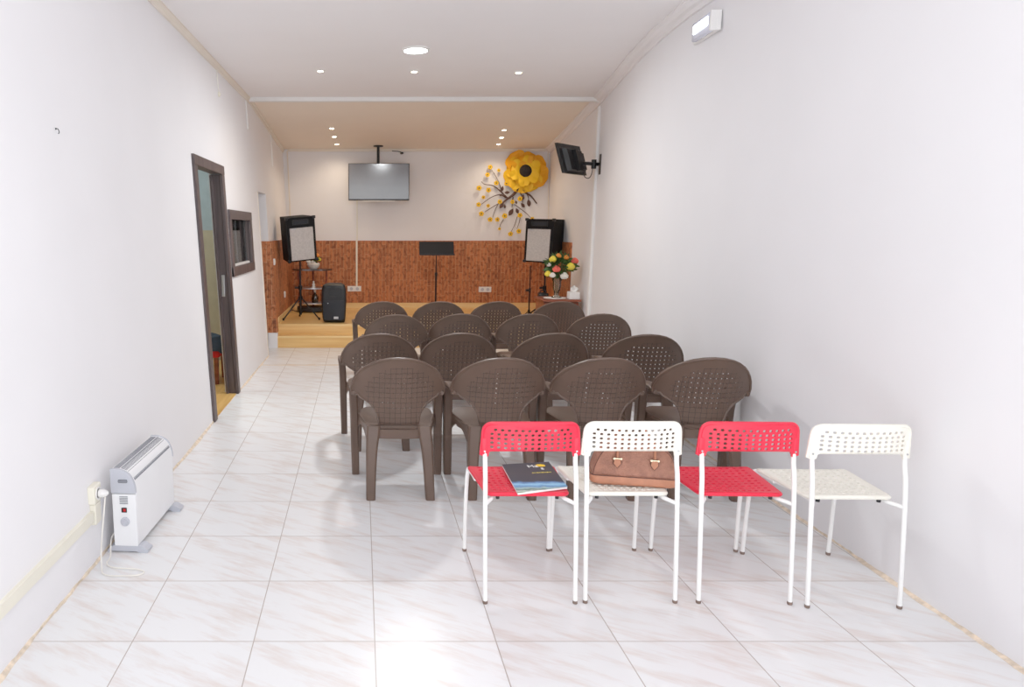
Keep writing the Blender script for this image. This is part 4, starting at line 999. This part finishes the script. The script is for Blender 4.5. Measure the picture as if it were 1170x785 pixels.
# ------------------------------------------------------------------ cabinet with vase and tissues
cb_ = thing('wooden_cabinet', 'reddish brown wooden cabinet in front of the stage by the right wall', 'cabinet', (2.485, 8.78, 0))
bm = B(); box(bm, (0, .0, .345), (.43, .40, .63), bevel=.003); obj('carcass', bm, 'cabwood', cb_)
bm = B(); box(bm, (0, -.01, .682), (.48, .46, .028), bevel=.008); obj('top', bm, 'cabwood', cb_)
bm = B(); box(bm, (0, 0, .03), (.40, .36, .06)); obj('plinth', bm, 'cabwood', cb_)
for s in (-1, 1):
    bm = B(); box(bm, (s*.104, -.208, .36), (.20, .018, .56), bevel=.004); dr = obj('door', bm, 'cabwood', cb_)
    bm = B(); lathe(bm, [(.006, 0), (.006, .012), (.012, .016), (.010, .026), (.001, .028)], (s*.025, -.216, .4), 10, (PI/2, 0, 0)); obj('knob', bm, 'chrome', dr, True)
bm = B(); plate(bm, [(math.cos(i*PI/20)*.135*(1+.04*(i % 2)), math.sin(i*PI/20)*.135*(1+.04*(i % 2))) for i in range(40)], [], lambda u, v, w: V((u, v, w+.0025)), .003, 0)
tag(obj('lace_doily', bm, 'paper', None, False, loc=(2.45, 8.76, .696)), 'white lace doily under the flower vase on the cabinet', 'doily')
va = thing('flower_vase', 'tall clear glass vase of coral, yellow and white flowers on the cabinet', 'vase', (2.47, 8.76, .702))
bm = B(); lathe(bm, [(.062, 0), (.066, .006), (.05, .014), (.028, .03), (.03, .06), (.045, .10), (.052, .15), (.05, .20), (.072, .245), (.070, .245), (.046, .20), (.048, .15), (.04, .10), (.022, .06), (.012, .035)], (0, 0, 0), 20); obj('glass_body', bm, 'vglass', va, True)
bm = B()
for i in range(6):
    a = i*1.05; tube(bm, [(math.cos(a)*.012, math.sin(a)*.012, .03), (math.cos(a)*.02, math.sin(a)*.02, .2), (math.cos(a)*.1, math.sin(a)*.08, .36)], .0018, 5)
obj('stems', bm, 'leafg', va)
leaves(va, (.03, 0, .40), (.17, .13, .14), 260, 5, .075)
for c, r, m_ in (((-.045, -.12, .36), .055, 'coral'), ((.20, -.04, .455), .052, 'coral'), ((.13, -.11, .39), .060, 'lemon'), ((-.085, -.08, .48), .052, 'lemon'), ((-.14, -.08, .30), .045, 'lemon'), ((-.09, -.11, .285), .042, 'whitef'), ((.055, -.12, .275), .055, 'whitef'), ((-.01, -.05, .52), .04, 'orange'), ((.09, -.04, .50), .038, 'orange'), ((-.12, -.04, .41), .03, 'whitef')):
    bloom(va, c, r, m_)
tb = thing('tissue_box', 'white tissue box with a tissue pulled up on the cabinet', 'tissue box', (2.645, 8.63, .697))
bm = B(); box(bm, (0, 0, .045), (.125, .12, .09), bevel=.004); obj('carton', bm, 'paper', tb)
bm = B()
def tis(u, v, w):
    f_ = v; return V((u*(.35+.65*math.sin(min(f_*1.5+.15, 1)*PI/2))+.012*f_, .014*math.sin(u*90+f_*3)*(.3+f_)+w-.02*f_*f_, .088+f_*.085-.03*f_*abs(u)/.05*(1 if u > 0 else .35)))
plate(bm, [(-.045, 0), (.045, 0), (.05, .5), (.03, .86), (.012, .78), (-.008, 1.), (-.035, .9), (-.05, .5)], [], tis, .002, .02)
obj('tissue', bm, 'paper', tb, True)

# ------------------------------------------------------------------ lights
def area(name, loc, rot, sx_, sy_, e, col):
    l = bpy.data.lights.new(name, 'AREA'); l.shape = 'RECTANGLE'; l.size = sx_; l.size_y = sy_; l.energy = e; l.color = col
    o = bpy.data.objects.new(name, l); COL.objects.link(o); o.location = loc; o.rotation_euler = rot; return o
area('shopfront_daylight', (.5, -1.4, 1.7), (R_(90), 0, 0), 3.4, 2.6, 62, (.90, .96, 1.))
area('added_ceiling_fill', (.5, -.2, .05), (PI, 0, 0), 3.0, 2.2, 82, (.92, .97, 1.))  # added up-facing fill, imitates floor bounce to brighten the ceiling
l = bpy.data.lights.new('led_glow', 'AREA'); l.shape = 'DISK'; l.size = .19; l.specular_factor = .25; l.energy = 50; l.color = (.95, .98, 1.)
o = bpy.data.objects.new('led_glow', l); COL.objects.link(o); o.location = (.46, 6.12, H-.03)
area('added_side_room_fill', (-2.4, 6.6, 2.9), (0, 0, 0), 1., 1., 26, (.92, 1., .98))  # added fill to brighten the side room, no fixture there

w = bpy.data.worlds.new('World'); scene.world = w; w.use_nodes = True
w.node_tree.nodes['Background'].inputs[0].default_value = (.92, .95, 1, 1); w.node_tree.nodes['Background'].inputs[1].default_value = .6
try:
    scene.view_settings.view_transform = 'Standard'; scene.view_settings.look = 'None'
    scene.view_settings.exposure = -.03; scene.view_settings.gamma = 1.2
except Exception: pass
scene.cycles.max_bounces = 10; scene.cycles.diffuse_bounces = 6; scene.cycles.transparent_max_bounces = 12
scene.cycles.sample_clamp_indirect = 4

# ------------------------------------------------------------------ camera
cam = bpy.data.cameras.new('Camera'); co = bpy.data.objects.new('Camera', cam); COL.objects.link(co)
cam.sensor_width = 36; cam.lens = 794.6/1170*36; cam.shift_x = 173/1170; cam.clip_start = .05
co.location = (0, 0, 1.5411); co.rotation_euler = (PI/2-math.atan(129.5/794.6), 0, 0)
scene.camera = co
